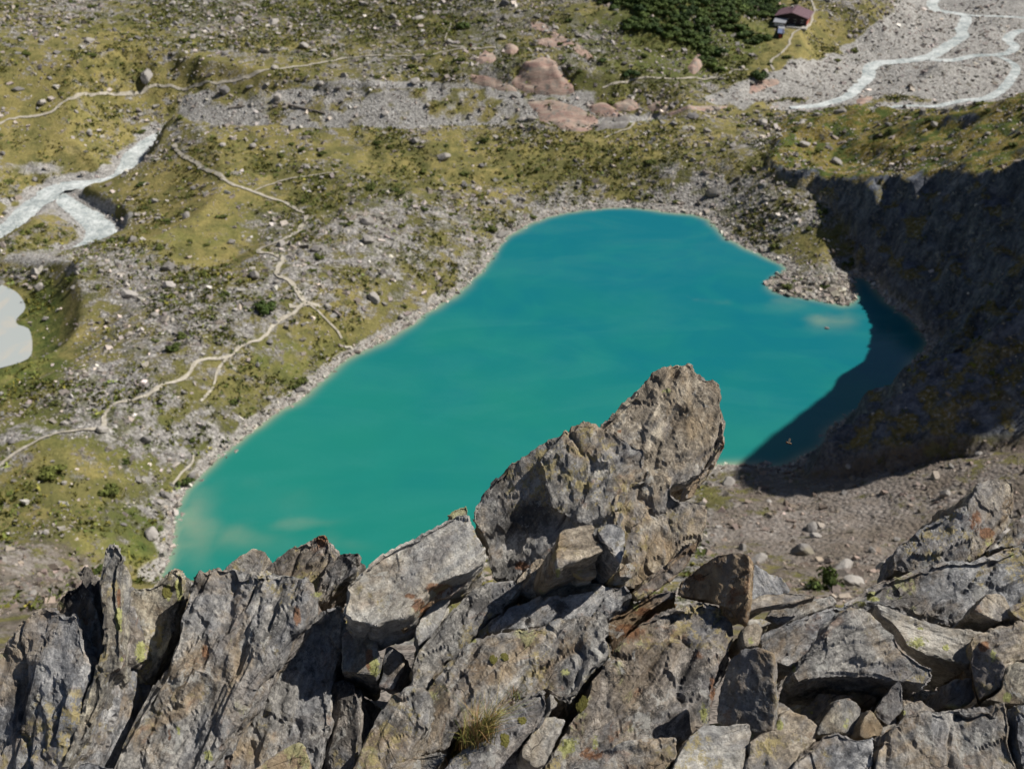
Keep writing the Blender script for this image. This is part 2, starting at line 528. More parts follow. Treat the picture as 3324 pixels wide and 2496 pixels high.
# ------------------------------------------------------------------ ground cover masks
GPX = to_pixel(np.column_stack([GP, GZ]))
def blobs(L, base):
    m = np.full(len(GP), base, float)
    for u, v, ru, rv, w in L:
        k = np.exp(-(((GPX[:, 0] - u) / ru) ** 2 + ((GPX[:, 1] - v) / rv) ** 2))
        m = m * (1 - k) + w * k
    return m
ROCKY = blobs([(420, 470, 130, 110, .02), (470, 560, 110, 50, .1), (900, 340, 430, 45, .30), (1250, 330, 260, 40, .25), (600, 380, 130, 40, .32), (700, 430, 200, 40, .42), (100, 240, 220, 45, .22),
               (120, 330, 130, 50, .15), (60, 160, 160, 60, .3), (500, 130, 350, 60, .46), (200, 80, 200, 50, .42), (800, 40, 400, 50, .62), (480, 40, 160, 40, .7), (1000, 100, 150, 60, .55),
               (1350, 400, 200, 35, .55), (1250, 440, 130, 25, .75), (1600, 420, 90, 60, .92), (1500, 440, 90, 30, .85), (900, 480, 200, 60, .72), (700, 560, 160, 60, .85), (620, 660, 140, 60, .8),
               (260, 640, 110, 90, 1.0), (400, 680, 160, 80, .86), (200, 830, 220, 60, .92), (400, 880, 150, 80, .82), (330, 960, 150, 60, .85), (620, 790, 130, 45, .42), (720, 720, 100, 60, .45),
               (860, 620, 120, 50, .6), (500, 830, 80, 50, .5), (180, 1050, 130, 60, .38), (60, 960, 120, 50, .5), (300, 1000, 90, 50, .5), (300, 1200, 60, 60, .2), (60, 1250, 130, 110, .95), (150, 1130, 120, 40, .45), (230, 1170, 70, 50, .35),
               (1950, 290, 330, 55, .28), (1750, 310, 90, 40, .4), (1500, 270, 200, 35, .5), (1640, 300, 60, 50, .8), (1750, 530, 60, 30, .25), (1690, 120, 130, 80, .12), (1420, 60, 120, 90, .2), (1250, 100, 80, 80, .6), (1480, 200, 160, 30, .6),
               (1130, 210, 260, 30, .4), (40, 760, 130, 120, .0), (110, 690, 40, 80, .05), (1760, 610, 80, 35, 1.0), (100, 420, 200, 50, .3), (1900, 1130, 520, 150, 1.0)], .6)
DARK = blobs([(620, 370, 120, 30, 1.0), (750, 420, 170, 30, .9), (930, 330, 200, 25, .8), (1250, 370, 300, 40, .7), (700, 30, 280, 40, .95), (450, 30, 200, 40, .7), (950, 60, 150, 60, .9), (1000, 130, 160, 50, .8),
              (1420, 70, 160, 90, 1.0), (1250, 60, 60, 60, .7), (1350, 190, 150, 40, .7), (180, 1060, 140, 60, .95), (150, 1130, 110, 40, .9), (560, 490, 70, 40, .7), (300, 1010, 80, 40, .6), (620, 830, 90, 50, .55), (430, 480, 90, 90, .02), (100, 240, 200, 60, .1)], .42)
GREEN = blobs([(90, 700, 60, 110, .95), (40, 800, 130, 50, 1.0), (420, 560, 60, 40, .4), (1420, 80, 160, 90, 1.0), (1560, 120, 90, 60, .8), (1300, 190, 160, 50, .6), (700, 780, 200, 90, .6), (300, 1150, 120, 90, .75), (1960, 350, 330, 60, .55), (1950, 285, 330, 40, .35), (1960, 235, 120, 12, .8),
               (430, 480, 110, 100, .35), (900, 340, 400, 60, .25), (300, 940, 300, 120, .55)], .22)
PLAIN = np.zeros(len(GP))
PLAINPX = [(1535, 215), (1575, 195), (1640, 165), (1700, 140), (1790, 125), (1840, 100), (1880, 60), (1925, 25), (1990, -20), (2400, -20), (2400, 240), (2212, 215), (2050, 225), (1890, 215), (1800, 215), (1690, 205), (1610, 230)]
spl = signed(GPX, PLAINPX)
PLAIN = sstep(-14, 10, spl + fbm(np.column_stack([GP / 9, GP[:, :1] * 0]), 3, 33) * 16) * (GP[:, 1] > 330)
PLAIN = PLAIN * (1 - 0.75 * np.exp(-(((GPX[:, 0] - 1990) / 60) ** 2 + ((GPX[:, 1] - 222) / 9) ** 2)) - 0.8 * np.exp(-(((GPX[:, 0] - 1925) / 60) ** 2 + ((GPX[:, 1] - 212) / 9) ** 2)))
dzx = np.gradient(GZ2, GX, axis=1); dzy = np.gradient(GZ2, GY, axis=0)
SLOPE = np.hypot(dzx, dzy)
for _k in range(3):
    SLOPE[1:-1, 1:-1] = (SLOPE[:-2, 1:-1] + SLOPE[2:, 1:-1] + SLOPE[1:-1, :-2] + SLOPE[1:-1, 2:] + SLOPE[1:-1, 1:-1]) / 5
SLOPE = SLOPE.ravel()
GRAVEL = np.maximum(np.clip(PLAIN, 0, 1), sstep(7, 1, G_RD + fbm(np.column_stack([GP / 5, GP[:, :1] * 0]), 3, 35) * 4))
GRAVEL = np.maximum(GRAVEL, sstep(.36, .55, SLOPE) * (GP[:, 1] > 330) * (G_CLIFF < .2) * sstep(1350, 1250, GPX[:, 0]) * sstep(330, 420, GPX[:, 0]) * sstep(180, 205, GPX[:, 1]) * (.62 + .75 * fbm(np.column_stack([GP / 7, GP[:, :1] * 0]), 3, 39)))
GRAVEL = np.maximum(GRAVEL, np.exp(-(((GPX[:, 0] - 850) / 330) ** 2 + ((GPX[:, 1] - 183 - (GPX[:, 0] - 850) * 0.02) / 11) ** 2)) * .85)
GRAVEL = np.maximum(GRAVEL, np.exp(-(((GPX[:, 0] - 80) / 110) ** 2 + ((GPX[:, 1] - 560) / 22) ** 2)) * .8)
GRAVEL = np.maximum(GRAVEL, np.exp(-(((GPX[:, 0] - 80) / 90) ** 2 + ((GPX[:, 1] - 365) / 22) ** 2)) * .7)
BEACH = sstep(-4.2, -1.2, G_SD + fbm(np.column_stack([GP / 4, GP[:, :1] * 0]), 3, 37) * 1.6) * (G_CLIFF < .5)
SCREE = sstep(1450, 1620, GPX[:, 0]) * sstep(900, 960, GPX[:, 1]) * (GP[:, 1] < 195) + sstep(1090, 1230, GPX[:, 1] + 0 * GPX[:, 0]) * sstep(330, 120, GPX[:, 0]) * (GP[:, 1] < 170) * .8
SCREE = np.clip(np.maximum(SCREE, GP[:, 1] < 60), 0, 1)
ROCKY = np.where(GP[:, 1] < 60, 1.6, ROCKY)
DARK = np.where((GP[:, 1] < 60) | (SCREE > .5) & (GPX[:, 0] > 1300), -2.0, DARK)

# stony relief on the mesh itself
_p3 = np.column_stack([GP, GZ * 0])
GZ = GZ + np.where((G_SD < -0.5) & (G_RD > 0.3) & (G_POND < -.5), fbm(_p3 / 2.4, 3, 41) * (0.12 + 0.45 * ROCKY), 0) * sstep(8, 40, GP[:, 1])
GZ2 = GZ.reshape(NY, NX)

idx = np.arange(NX * NY).reshape(NY, NX)
F = np.stack([idx[:-1, :-1].ravel(), idx[:-1, 1:].ravel(), idx[1:, 1:].ravel(), idx[1:, :-1].ravel()], 1)
me = mesh_from("ground", np.column_stack([GP, GZ]), F, smooth=True)
vcol(me, "cover", np.column_stack([ROCKY, DARK, np.clip(GRAVEL, 0, 1)]))
vcol(me, "form", np.column_stack([G_CLIFF, BEACH, SCREE]))
vcol(me, "tint", np.column_stack([GREEN, G_TOP, np.clip(SLOPE, 0, 1)]))

g = NT("alpine_ground", 0.95, 0.15)
co = g.coord("Object")
_, a_rock, a_dark, a_grav = g.attr("cover")
_, a_cliff, a_beach, a_scree = g.attr("form")
_, a_green, a_top, a_slope = g.attr("tint")
n_big = g.noise(co, 0.045, 7, 0.62)
n_mid = g.noise(co, 0.22, 6, 0.65)
n_fine = g.noise(co, 1.3, 5, 0.7)
n_col = g.noise(co, 0.09, 4, 0.55)
v_col = g.n("ShaderNodeTexVoronoi"); g.lk(co, v_col.inputs["Vector"]); v_col.inputs["Scale"].default_value = 1.15
v_sep = g.n("ShaderNodeSeparateColor"); g.lk(v_col.outputs["Color"], v_sep.inputs[0])
v_d = v_col.outputs["Distance"]
v2 = g.n("ShaderNodeTexVoronoi"); g.lk(co, v2.inputs["Vector"]); v2.inputs["Scale"].default_value = 2.6
v2s = g.n("ShaderNodeSeparateColor"); g.lk(v2.outputs["Color"], v2s.inputs[0])
# grass
grass = g.ramp(g.math('ADD', g.math('MULTIPLY', n_mid, .55), g.math('MULTIPLY', n_col, .45)), [(.30, (.085, .085, .026)), (.43, (.15, .138, .050)), (.54, (.24, .20, .072)), (.68, (.32, .275, .135))])
greenc = g.ramp(n_mid, [(.35, (.054, .078, .020)), (.5, (.112, .126, .034)), (.66, (.20, .18, .060))])
gsel = g.ss(g.math('ADD', a_green, g.math('MULTIPLY', g.math('SUBTRACT', n_big, .5), 1.6)), .25, .75)
grass = g.mix(gsel, grass, greenc)
fv = g.ramp(n_fine, [(.3, (.62, .62, .62)), (.7, (1.25, 1.25, 1.25))])
grass = g.mix(1.0, grass, fv, 'MULTIPLY')
# stones
stone = g.ramp(v_sep.outputs[0], [(0, (.09, .085, .08)), (.4, (.22, .21, .195)), (.8, (.34, .325, .305)), (1, (.55, .53, .50))])
stone2 = g.ramp(v2s.outputs[0], [(0, (.12, .11, .105)), (.5, (.21, .198, .185)), (1, (.36, .345, .325))])
stone = g.mix(.5, stone, stone2)
stone = g.mix(a_scree, stone, g.mix(.6, stone, (.155, .125, .105), 'MIX'))
sand = g.mix(n_fine, (.17, .16, .135), (.25, .235, .20))
rk = g.math('ADD', a_rock, g.math('MULTIPLY', g.math('SUBTRACT', n_mid, .5), 2.1))
rk = g.math('ADD', rk, g.math('MULTIPLY', g.math('SUBTRACT', n_big, .5), 1.3))
rk = g.math('ADD', rk, g.math('MULTIPLY', g.math('SUBTRACT', n_fine, .5), .9))
rk = g.ss(rk, .50, .82)
c = g.mix(rk, grass, stone)
dk = g.math('ADD', a_dark, g.math('MULTIPLY', g.math('SUBTRACT', g.noise(co, .16, 6, .68), .5), 3.0))
dk = g.ss(dk, .46, .78)
c = g.mix(g.math('MULTIPLY', dk, .68), c, g.mix(n_fine, (.046, .055, .018), (.125, .12, .042)))
grav = g.ramp(g.math('ADD', g.math('MULTIPLY', v2s.outputs[0], .5), g.math('MULTIPLY', n_mid, .5)), [(.25, (.16, .152, .142)), (.45, (.255, .245, .23)), (.62, (.34, .33, .31)), (.75, (.43, .42, .40))])
gm = g.ss(g.math('ADD', a_grav, g.math('MULTIPLY', g.math('SUBTRACT', n_mid, .5), 1.0)), .35, .65)
c = g.mix(gm, c, grav)
c = g.mix(g.ss(a_beach, .3, .7), c, g.mix(v2s.outputs[0], (.20, .185, .165), (.42, .40, .37)))
# scree: bare pinkish grey earth with stones
c = g.mix(g.math('MULTIPLY', a_scree, g.ss(g.noise(co, .11, 5, .6), .42, .62)), c, g.mix(n_fine, (.105, .088, .072), (.175, .145, .118)))
# cliff rock with turf ledges
cst = g.noise(g.coord('Object', (1, 1, .3)), .42, 7, .7, .5)
crock = g.ramp(g.math('ADD', g.math('MULTIPLY', cst, .65), g.math('MULTIPLY', n_fine, .35)), [(.34, (.026, .031, .042)), (.47, (.085, .095, .118)), (.56, (.16, .172, .20)), (.68, (.28, .285, .30))])
geo = g.n("ShaderNodeNewGeometry")
sepn = g.n("ShaderNodeSeparateXYZ"); g.lk(geo.outputs["Normal"], sepn.inputs[0])
turf = g.ss(g.math('ADD', sepn.outputs[2], g.math('MULTIPLY', g.math('SUBTRACT', n_mid, .5), .8)), .62, .80)
turfc = g.mix(g.ss(n_mid, .4, .6), (.058, .080, .017), (.23, .175, .042))
turfc = g.mix(1.0, turfc, fv, 'MULTIPLY')
turf2 = g.math('MULTIPLY', g.ss(sepn.outputs[2], .58, .76), g.ss(n_mid, .46, .56))
turf = g.math('MULTIPLY', turf, g.ss(g.math('ADD', a_top, g.math('MULTIPLY', g.math('SUBTRACT', n_big, .5), 2.2)), .25, .7))
crock = g.mix(g.math('MAXIMUM', turf, g.math('MULTIPLY', turf2, .8)), crock, turfc)
crock = g.mix(g.math('MULTIPLY', g.ss(g.math('ADD', n_fine, g.math('MULTIPLY', n_mid, .6)), .86, .98), .8), crock, stone)
c = g.mix(a_cliff, c, crock)
g.lk(c, g.b.inputs["Base Color"])
hh = g.math('ADD', g.math('MULTIPLY', g.math('SUBTRACT', 1.0, v_d), g.math('ADD', g.math('MULTIPLY', rk, .8), .15)), g.math('MULTIPLY', n_fine, .7))
nb = g.bump(hh, .9, .55)
ground = add("ground", me, g.done(None, nb), kind="structure")

# ------------------------------------------------------------------ lake
ly, lx = np.arange(128, 345, 1.0), np.arange(-130, 125, 1.0)
qx, qy = np.meshgrid(lx, ly)
Q = np.column_stack([qx.ravel(), qy.ravel()])
qsd = signed(Q, SHORE2)
ids = np.arange(len(Q)).reshape(len(ly), len(lx))
quad = np.stack([ids[:-1, :-1].ravel(), ids[:-1, 1:].ravel(), ids[1:, 1:].ravel(), ids[1:, :-1].ravel()], 1)
keep = (qsd[quad] > -2.5).any(1)
quad = quad[keep]
used = np.unique(quad); remap = np.full(len(Q), -1); remap[used] = np.arange(len(used))
Q, qsd, quad = Q[used], qsd[used], remap[quad]
qpx = to_pixel(np.column_stack([Q, np.zeros(len(Q))]))
wob = fbm(np.column_stack([Q / 16, Q[:, :1] * 0]), 4, 91)
wob2 = fbm(np.column_stack([Q / 6, Q[:, :1] * 0]), 3, 93)
shal = np.exp(-np.maximum(qsd, 0) / (1.7 + 1.0 * wob)) * .95
qw = qpx + np.stack([wob2 * 45 + wob * 40, wob2 * 14 + fbm(np.column_stack([Q / 9, Q[:, :1] * 0 + 4]), 3, 95) * 16], 1)
for u, v, ru, rv, w in ((1800, 690, 60, 30, .55), (1700, 655, 70, 20, .35), (1550, 650, 35, 9, .3), (420, 1130, 55, 110, .5), (640, 1125, 110, 18, .36), (520, 1170, 150, 40, .30), (600, 1080, 140, 50, .16), (740, 1170, 90, 25, .25), (1560, 1000, 90, 10, .3)):
    shal = np.maximum(shal, w * np.exp(-(((qw[:, 0] - u) / ru) ** 2 + ((qw[:, 1] - v) / rv) ** 2)) * (1 + .7 * wob2))
view_tint = sstep(315, 150, Q[:, 1] + wob * 45 + 0.35 * Q[:, 0])  # view-angle sky reflection and depth painted as colour: blue far, green near
lm = mesh_from("lake", np.column_stack([Q, np.zeros(len(Q))]), quad, True)
vcol(lm, "water", np.column_stack([np.clip(shal, 0, 1), view_tint, np.clip(qsd / 40, 0, 1)]))
w = NT("glacial_lake_water", 0.06, 0.5)
_, w_sh, w_view, w_dp = w.attr("water")
wc = w.coord("Object")
deep = w.mix(w_view, (.002, .122, .155), (.011, .168, .134))
deep = w.mix(w.math('MULTIPLY', w.ss(w.noise(wc, .05, 4, .55, 1.5), .45, .7), .22), deep, (.011, .182, .150))
shc = w.mix(w.noise(wc, .3, 4), (.15, .27, .18), (.27, .26, .185))
deep = w.mix(w.ss(w_sh, .05, .95), deep, shc)
w.b.inputs["IOR"].default_value = 1.33
rp = w.noise(w.coord("Object", (1, 1.6, 1)), 1.1, 5, .6)
wind = w.ss(w.noise(w.coord("Object", (.5, 1.6, 1)), .035, 5, .6, 1.2), .40, .66)
w.lk(w.math('ADD', w.math('MULTIPLY', wind, .16), .04), w.b.inputs["Roughness"])
rp = w.math('MULTIPLY', rp, w.math('ADD', w.math('MULTIPLY', wind, 1.4), .3))
deep = w.mix(w.math('MULTIPLY', wind, .10), deep, (.05, .24, .22))
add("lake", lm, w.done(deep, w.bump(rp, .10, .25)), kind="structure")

# ------------------------------------------------------------------ rivers and pond
rw = NT("glacial_river_water", 0.25, 0.5)
rc = rw.coord("Object")
rn = rw.noise(rc, .75, 7, .75, 1.4)
rf = rw.noise(rc, .16, 4, .6)
rcol = rw.mix(rw.ss(rw.math('ADD', rw.math('MULTIPLY', rn, .65), rw.math('MULTIPLY', rf, .35)), .42, .60), (.28, .32, .32), (.68, .71, .70))
river_mat = rw.done(rcol, rw.bump(rn, .9, .4))
def ribbon(L, lift=0.0, edge=0.35, seed=3, drape=False, cross=5):
    P = L[:, :2]
    T = np.gradient(P, axis=0); T /= np.maximum(np.linalg.norm(T, axis=1, keepdims=True), 1e-6)
    N = np.stack([-T[:, 1], T[:, 0]], 1)
    V = []
    s = np.linspace(-1, 1, cross)
    for k in s:
        wv = fbm(np.column_stack([P / 2.2, np.full(len(P), 7.0 * np.sign(k))]), 3, seed)
        off = N * (L[:, 3:4] * k * (1 + edge * wv[:, None]))
        V.append(np.column_stack([P + off, L[:, 2] + lift]))
    V = np.stack(V, 1).reshape(-1, 3)
    if drape:
        V[:, 2] = ground_z(V) + lift
    n = len(L)
    ii = np.arange(n * cross).reshape(n, cross)
    Fq = np.stack([ii[:-1, :-1].ravel(), ii[:-1, 1:].ravel(), ii[1:, 1:].ravel(), ii[1:, :-1].ravel()], 1)[:, ::-1]
    return V, np.ascontiguousarray(Fq)
for key, L in RIV.items():
    Lx = L.copy()
    Lx[:, 3] *= 1.15
    Lx[:, 2] += {"main": 0.0, "loop": -0.03, "braid": 0.0, "side": 0.012, "upper": 0.024, "shallow": 0.02}[key]
    V, Fq = ribbon(Lx)
    add("river", mesh_from("river", V, Fq, True), river_mat, kind="structure")
pw = NT("milky_pond_water", 0.12, 0.5)
pc = pw.coord("Object", (1, .5, 1))
pw_c = pw.mix(pw.ss(pw.noise(pc, .12, 5, .6, 1.8), .48, .64), (.35, .375, .365), (.40, .39, .35))
pm = bpy.data.meshes.new("pond")
bmp = bmesh.new()
bmp.faces.new([bmp.verts.new((p[0], p[1], POND_Z)) for p in POND])
bmesh.ops.triangulate(bmp, faces=bmp.faces[:])
bmesh.ops.recalc_face_normals(bmp, faces=bmp.faces[:])
bmp.to_mesh(pm); bmp.free()
add("pond", pm, pw.done(pw_c), kind="structure")

# ------------------------------------------------------------------ footpaths
pt = NT("trodden_path", 0.95, 0.1)
ptc = pt.coord("Object")
path_mat = pt.done(pt.ramp(pt.noise(ptc, 1.2, 5, .65), [(.3, (.24, .215, .17)), (.55, (.36, .33, .275)), (.75, (.47, .44, .38))]))
PATHS = [
    (R4([(-60, 1400), (0, 1360), (120, 1270), (270, 1185), (420, 1140), (640, 1120), (662, 1050), (700, 990), (780, 950), (900, 930), (1060, 830), (1200, 800), (1270, 700), (1340, 670), (1480, 660), (1570, 590), (1680, 550), (1740, 510), (1780, 450), (1900, 370), (1990, 320)]), .68),
    (R4([(1480, 660), (1440, 720), (1410, 770), (1390, 820), (1370, 860), (1300, 940)]), .38),
    (R4([(1990, 320), (1940, 250), (1860, 150), (1800, 110), (1830, 30)]) + R1([(1780, 1655), (1670, 1630), (1840, 1550), (1950, 1480), (1985, 1410), (1880, 1330), (1750, 1285), (1650, 1250), (1520, 1200), (1440, 1150), (1290, 1070), (1160, 990), (1120, 940)]), 1.1),
    (R1([(1650, 1250), (1740, 1200), (1900, 1160), (2200, 1120)]), .4),
    (R4([(1990, 320), (2060, 360), (2120, 420), (2180, 480), (2215, 540)]), .42),
    (R4([(1870, 330), (1930, 335), (1990, 320), (2080, 335)]), .9),
    (R1([(-80, 840), (0, 805), (100, 770), (310, 740), (400, 680), (490, 630), (600, 620), (900, 600), (1080, 560), (1400, 545), (1640, 490), (1900, 440), (2150, 400)]) + R2([(0, 385), (200, 368), (530, 362), (660, 340), (820, 320), (1000, 310)]), .75),
    (R2([(820, 318), (720, 300), (672, 255), (700, 190), (705, 150)]), .45),
    (R2([(1700, 575), (1800, 540), (1900, 515), (2100, 515), (2212, 512)]) + R3([(60, 508), (280, 488), (320, 465), (420, 455)]), .6),
    (R3([(590, 460), (570, 400), (640, 350), (690, 300), (700, 260), (725, 215), (820, 170), (845, 100), (850, 50), (835, 0), (830, -40)]), .7),
    (R2([(1700, 900), (1800, 850), (1900, 800), (2010, 740)]), .6),
    (R4([(1120, 1480), (1180, 1410), (1250, 1340), (1265, 1290)]), .35),
]
NEARPATH = np.zeros((NY, NX))
for px, hw in PATHS:
    P = to_ground(px)
    L = catmull(np.column_stack([P, np.full(len(P), hw * .58)]), 0.5)
    L[:, :2] += np.stack([fbm(np.column_stack([L[:, :2] / 5, L[:, :1] * 0]), 2, 55), fbm(np.column_stack([L[:, :2] / 5, L[:, :1] * 0]), 2, 57)], 1) * .5
    for p_ in L[::2]:
        i_ = np.abs(GX - p_[0]) < 6; j_ = np.abs(GY - p_[1]) < 6
        dd_ = np.hypot(GX[i_][None] - p_[0], GY[j_][:, None] - p_[1])
        NEARPATH[np.ix_(j_, i_)] = np.maximum(NEARPATH[np.ix_(j_, i_)], 7 - dd_)
    V, Fq = ribbon(L, 0.27, 0.7, 8, True, 5)
    add("path", mesh_from("path", V, Fq, True), path_mat, kind="structure")
# ------------------------------------------------------------------ things of the valley
def frame_mask(P, m=60):
    q = to_pixel(P)
    return (q[:, 0] > -m) & (q[:, 0] < 2212 + m) & (q[:, 1] > -m) & (q[:, 1] < 1420)

def stone_mat(name, c0, c1, attr=True):
    s = NT(name, 0.92, 0.2)
    sc = s.coord("Object", rand=True)
    base = s.mix(s.noise(sc, 1.4, 6, .68), c0, c1)
    if attr:
        col, *_ = s.attr("shade")
        base = s.mix(1.0, base, col, 'MULTIPLY')
    else:
        oi = s.n("ShaderNodeObjectInfo")
        base = s.mix(1.0, base, s.ramp(oi.outputs["Random"], [(0, (.6, .6, .62)), (.5, (1, .98, .95)), (1, (1.45, 1.42, 1.38))]), 'MULTIPLY')
        base = s.mix(s.math('MULTIPLY', s.ss(s.noise(sc, .5, 4), .55, .7), .5), base, (.20, .17, .10))
    return s.done(base, s.bump(s.noise(sc, 3.5, 5, .7), .7, .25))
M_STONE = stone_mat("field_stone", (.17, .16, .155), (.34, .325, .305))
M_BOULDER = stone_mat("boulder_granite", (.16, .152, .145), (.33, .315, .30), False)
M_OUTCROP = NT("pink_granite", 0.85, 0.25)
oc = M_OUTCROP.coord("Object", rand=True)
oc2 = M_OUTCROP.coord("Object", (.35, 1.2, 2.5), rand=True)
c_ = M_OUTCROP.ramp(M_OUTCROP.noise(oc2, .25, 6, .6, .6), [(.3, (.27, .165, .14)), (.5, (.33, .235, .19)), (.7, (.34, .29, .235))])
c_ = M_OUTCROP.mix(M_OUTCROP.ss(M_OUTCROP.noise(oc, .35, 6, .7), .48, .66), c_, (.21, .19, .165))
M_OUTCROP = M_OUTCROP.done(c_, M_OUTCROP.bump(M_OUTCROP.noise(oc2, .9, 6, .65), .8, .5))

# --- scattered stones nobody could count
CUBE = np.array([(x, y, z) for z in (-1, 1) for y in (-1, 1) for x in (-1, 1)], float)
CUBEF = np.array([(0, 2, 3, 1), (4, 5, 7, 6), (0, 1, 5, 4), (2, 6, 7, 3), (0, 4, 6, 2), (1, 3, 7, 5)])
def stones(name, P, size, label_kind="stuff", tint=(1, 1, 1), flat=.62, seed=1, spread=.38):
    r = np.random.default_rng(seed)
    n = len(P)
    V = CUBE[None] * (1 + r.uniform(-.55, .12, (n, 8, 3)))
    V *= (size[:, None] * .5)[:, None] * np.stack([r.uniform(.75, 1.35, n), r.uniform(.6, 1.0, n), r.uniform(.45, .9, n) * flat * 1.3], 1)[:, None]
    az, tx, ty = r.uniform(0, 6.283, n), r.normal(0, .38, n), r.normal(0, .38, n)
    c, s = np.cos(tx)[:, None], np.sin(tx)[:, None]
    y, z = V[:, :, 1] * c - V[:, :, 2] * s, V[:, :, 1] * s + V[:, :, 2] * c
    c, s = np.cos(ty)[:, None], np.sin(ty)[:, None]
    x, z = V[:, :, 0] * c + z * s, -V[:, :, 0] * s + z * c
    c, s = np.cos(az)[:, None], np.sin(az)[:, None]
    x, y = x * c - y * s, x * s + y * c
    V = np.stack([x, y, z], 2) + P[:, None]
    Fz = (CUBEF[None] + (np.arange(n) * 8)[:, None, None]).reshape(-1, 4)
    mm = mesh_from(name, V.reshape(-1, 3), Fz)
    br = np.exp(r.normal(0, spread, n))
    shade = np.stack([br * tint[0] * r.uniform(.93, 1.08, n), br * tint[1], br * tint[2] * r.uniform(.92, 1.06, n)], 1)
    vcol(mm, "shade", np.repeat(shade, 8, 0))
    return add(name, mm, M_STONE, kind="stuff")

def scatter(n, x0, x1, y0, y1, seed):
    r = np.random.default_rng(seed)
    P = np.column_stack([r.uniform(x0, x1, n), r.uniform(y0, y1, n)])
    z = ground_z(P)
    return np.column_stack([P, z]), r
noiseA = lambda P, s, sd: fbm(np.column_stack([P[:, 0] / s, P[:, 1] / s, np.zeros(len(P))]), 3, sd)

P, r = scatter(430000, -225, 225, 100, 520, 101)
rk, sd_, cl, rd_, gv, po = grid_at(ROCKY, P), grid_at(G_SD, P), grid_at(G_CLIFF, P), grid_at(G_RD, P), grid_at(GRAVEL, P), grid_at(G_POND, P)
prob = np.clip((rk - .10 + noiseA(P, 12, 5) * .75) * 1.0, 0, 1) ** 1.5
prob = np.where(gv > .5, np.where(P[:, 1] > 380, .30, .14), prob)
tp_s = grid_at(G_TOP, P)
prob = np.maximum(prob, .05)
ok = (r.uniform(0, 1, len(P)) < prob * .75) & (sd_ < -.6) & ((cl < .3) | (tp_s > .3) | (r.uniform(0, 1, len(P)) < .12)) & (grid_at(NEARPATH.ravel(), P) < 5.1) & (rd_ > .5) & (po < -.4) & frame_mask(P)
size = np.minimum(.34 / np.maximum(r.uniform(0, 1, len(P)), 1e-4) ** .42, 2.0) * (0.85 + P[:, 1] / 900)
ok &= size > .36 + np.maximum(P[:, 1] - 200, 0) * .0010
scr = grid_at(SCREE, P)
m1 = ok & (scr < .4)
stones("scattered_stones", P[m1], size[m1] * .86, seed=3, tint=(1.04, .99, .95), spread=.38)
P2, r2 = scatter(42000, -120, 125, 95, 192, 103)
sc2, cl2, sd2 = grid_at(SCREE, P2), grid_at(G_CLIFF, P2), grid_at(G_SD, P2)
ok2 = (r2.uniform(0, 1, len(P2)) < np.clip(.42 + noiseA(P2, 9, 15) * .8, .03, .9)) & (sc2 > .4) & (cl2 < .3) & (sd2 < -.3) & frame_mask(P2)
s2 = np.minimum(.25 / np.maximum(r2.uniform(0, 1, len(P2)), 1e-4) ** .45, 1.7)
stones("scree_stones", P2[ok2], s2[ok2], tint=(.78, .68, .61), seed=4, spread=.36)
# shore stones
k = np.random.default_rng(17)
si = k.integers(0, len(SHORE2), 9000)
tt = k.uniform(0, 1, (9000, 1))
A_, B_ = SHORE2[si], SHORE2[(si + 1) % len(SHORE2)]
Ps = A_ * (1 - tt) + B_ * tt + k.normal(0, .9, (9000, 2))
Ps = np.column_stack([Ps, ground_z(Ps)])
sel = frame_mask(Ps) & (Ps[:, 2] > -.5)
stones("shore_stones", Ps[sel], np.minimum(.26 / np.maximum(k.uniform(0, 1, 9000), 1e-4) ** .4, 1.5)[sel], tint=(1.25, 1.2, 1.12), seed=5)
# bouldery tip of the peninsula
pp = to_ground(np.column_stack([k.uniform(1655, 1845, 700), k.uniform(592, 658, 700)]))
psd = -signed(pp[:, :2], SHORE2)
sel = (psd > -1.0) & (psd < 3 + k.uniform(0, 9, 700))
pp[:, 2] = np.maximum(pp[:, 2], -.1)
stones("peninsula_stones", pp[sel], np.minimum(.5 / k.uniform(.02, 1, 700) ** .5, 2.4)[sel], tint=(1.15, 1.1, 1.0), seed=6)

# --- boulders one by one
def boulder_mesh(name, seed, sub=3, flat=.75, cuts=14, rough=.07):
    r = np.random.default_rng(seed)
    bm = bmesh.new()
    bmesh.ops.create_icosphere(bm, subdivisions=sub, radius=1.0)
    V = np.array([v.co[:] for v in bm.verts])
    Fi = np.array([[v.index for v in f.verts] for f in bm.faces])
    bm.free()
    rad = np.ones(len(V)) * 1.0
    for q in range(cuts):
        nrm = r.normal(size=3); nrm /= np.linalg.norm(nrm)
        d = r.uniform(.55, .85)
        dt = V @ nrm
        rad = np.where(dt > .05, np.minimum(rad, d / np.maximum(dt, .05)), rad)
    V = V * rad[:, None]
    V *= 1 + rough * fbm(V * 2.5 + seed, 4, seed)[:, None]
    V *= np.array([1, r.uniform(.65, .9), flat * r.uniform(.8, 1.1)])
    return mesh_from(name, V * .62, Fi)
BM = [boulder_mesh("boulder", 200 + i, 3, (.6, .75, .9, .7, .8, .55)[i % 6]) for i in range(8)]
TAKEN = []
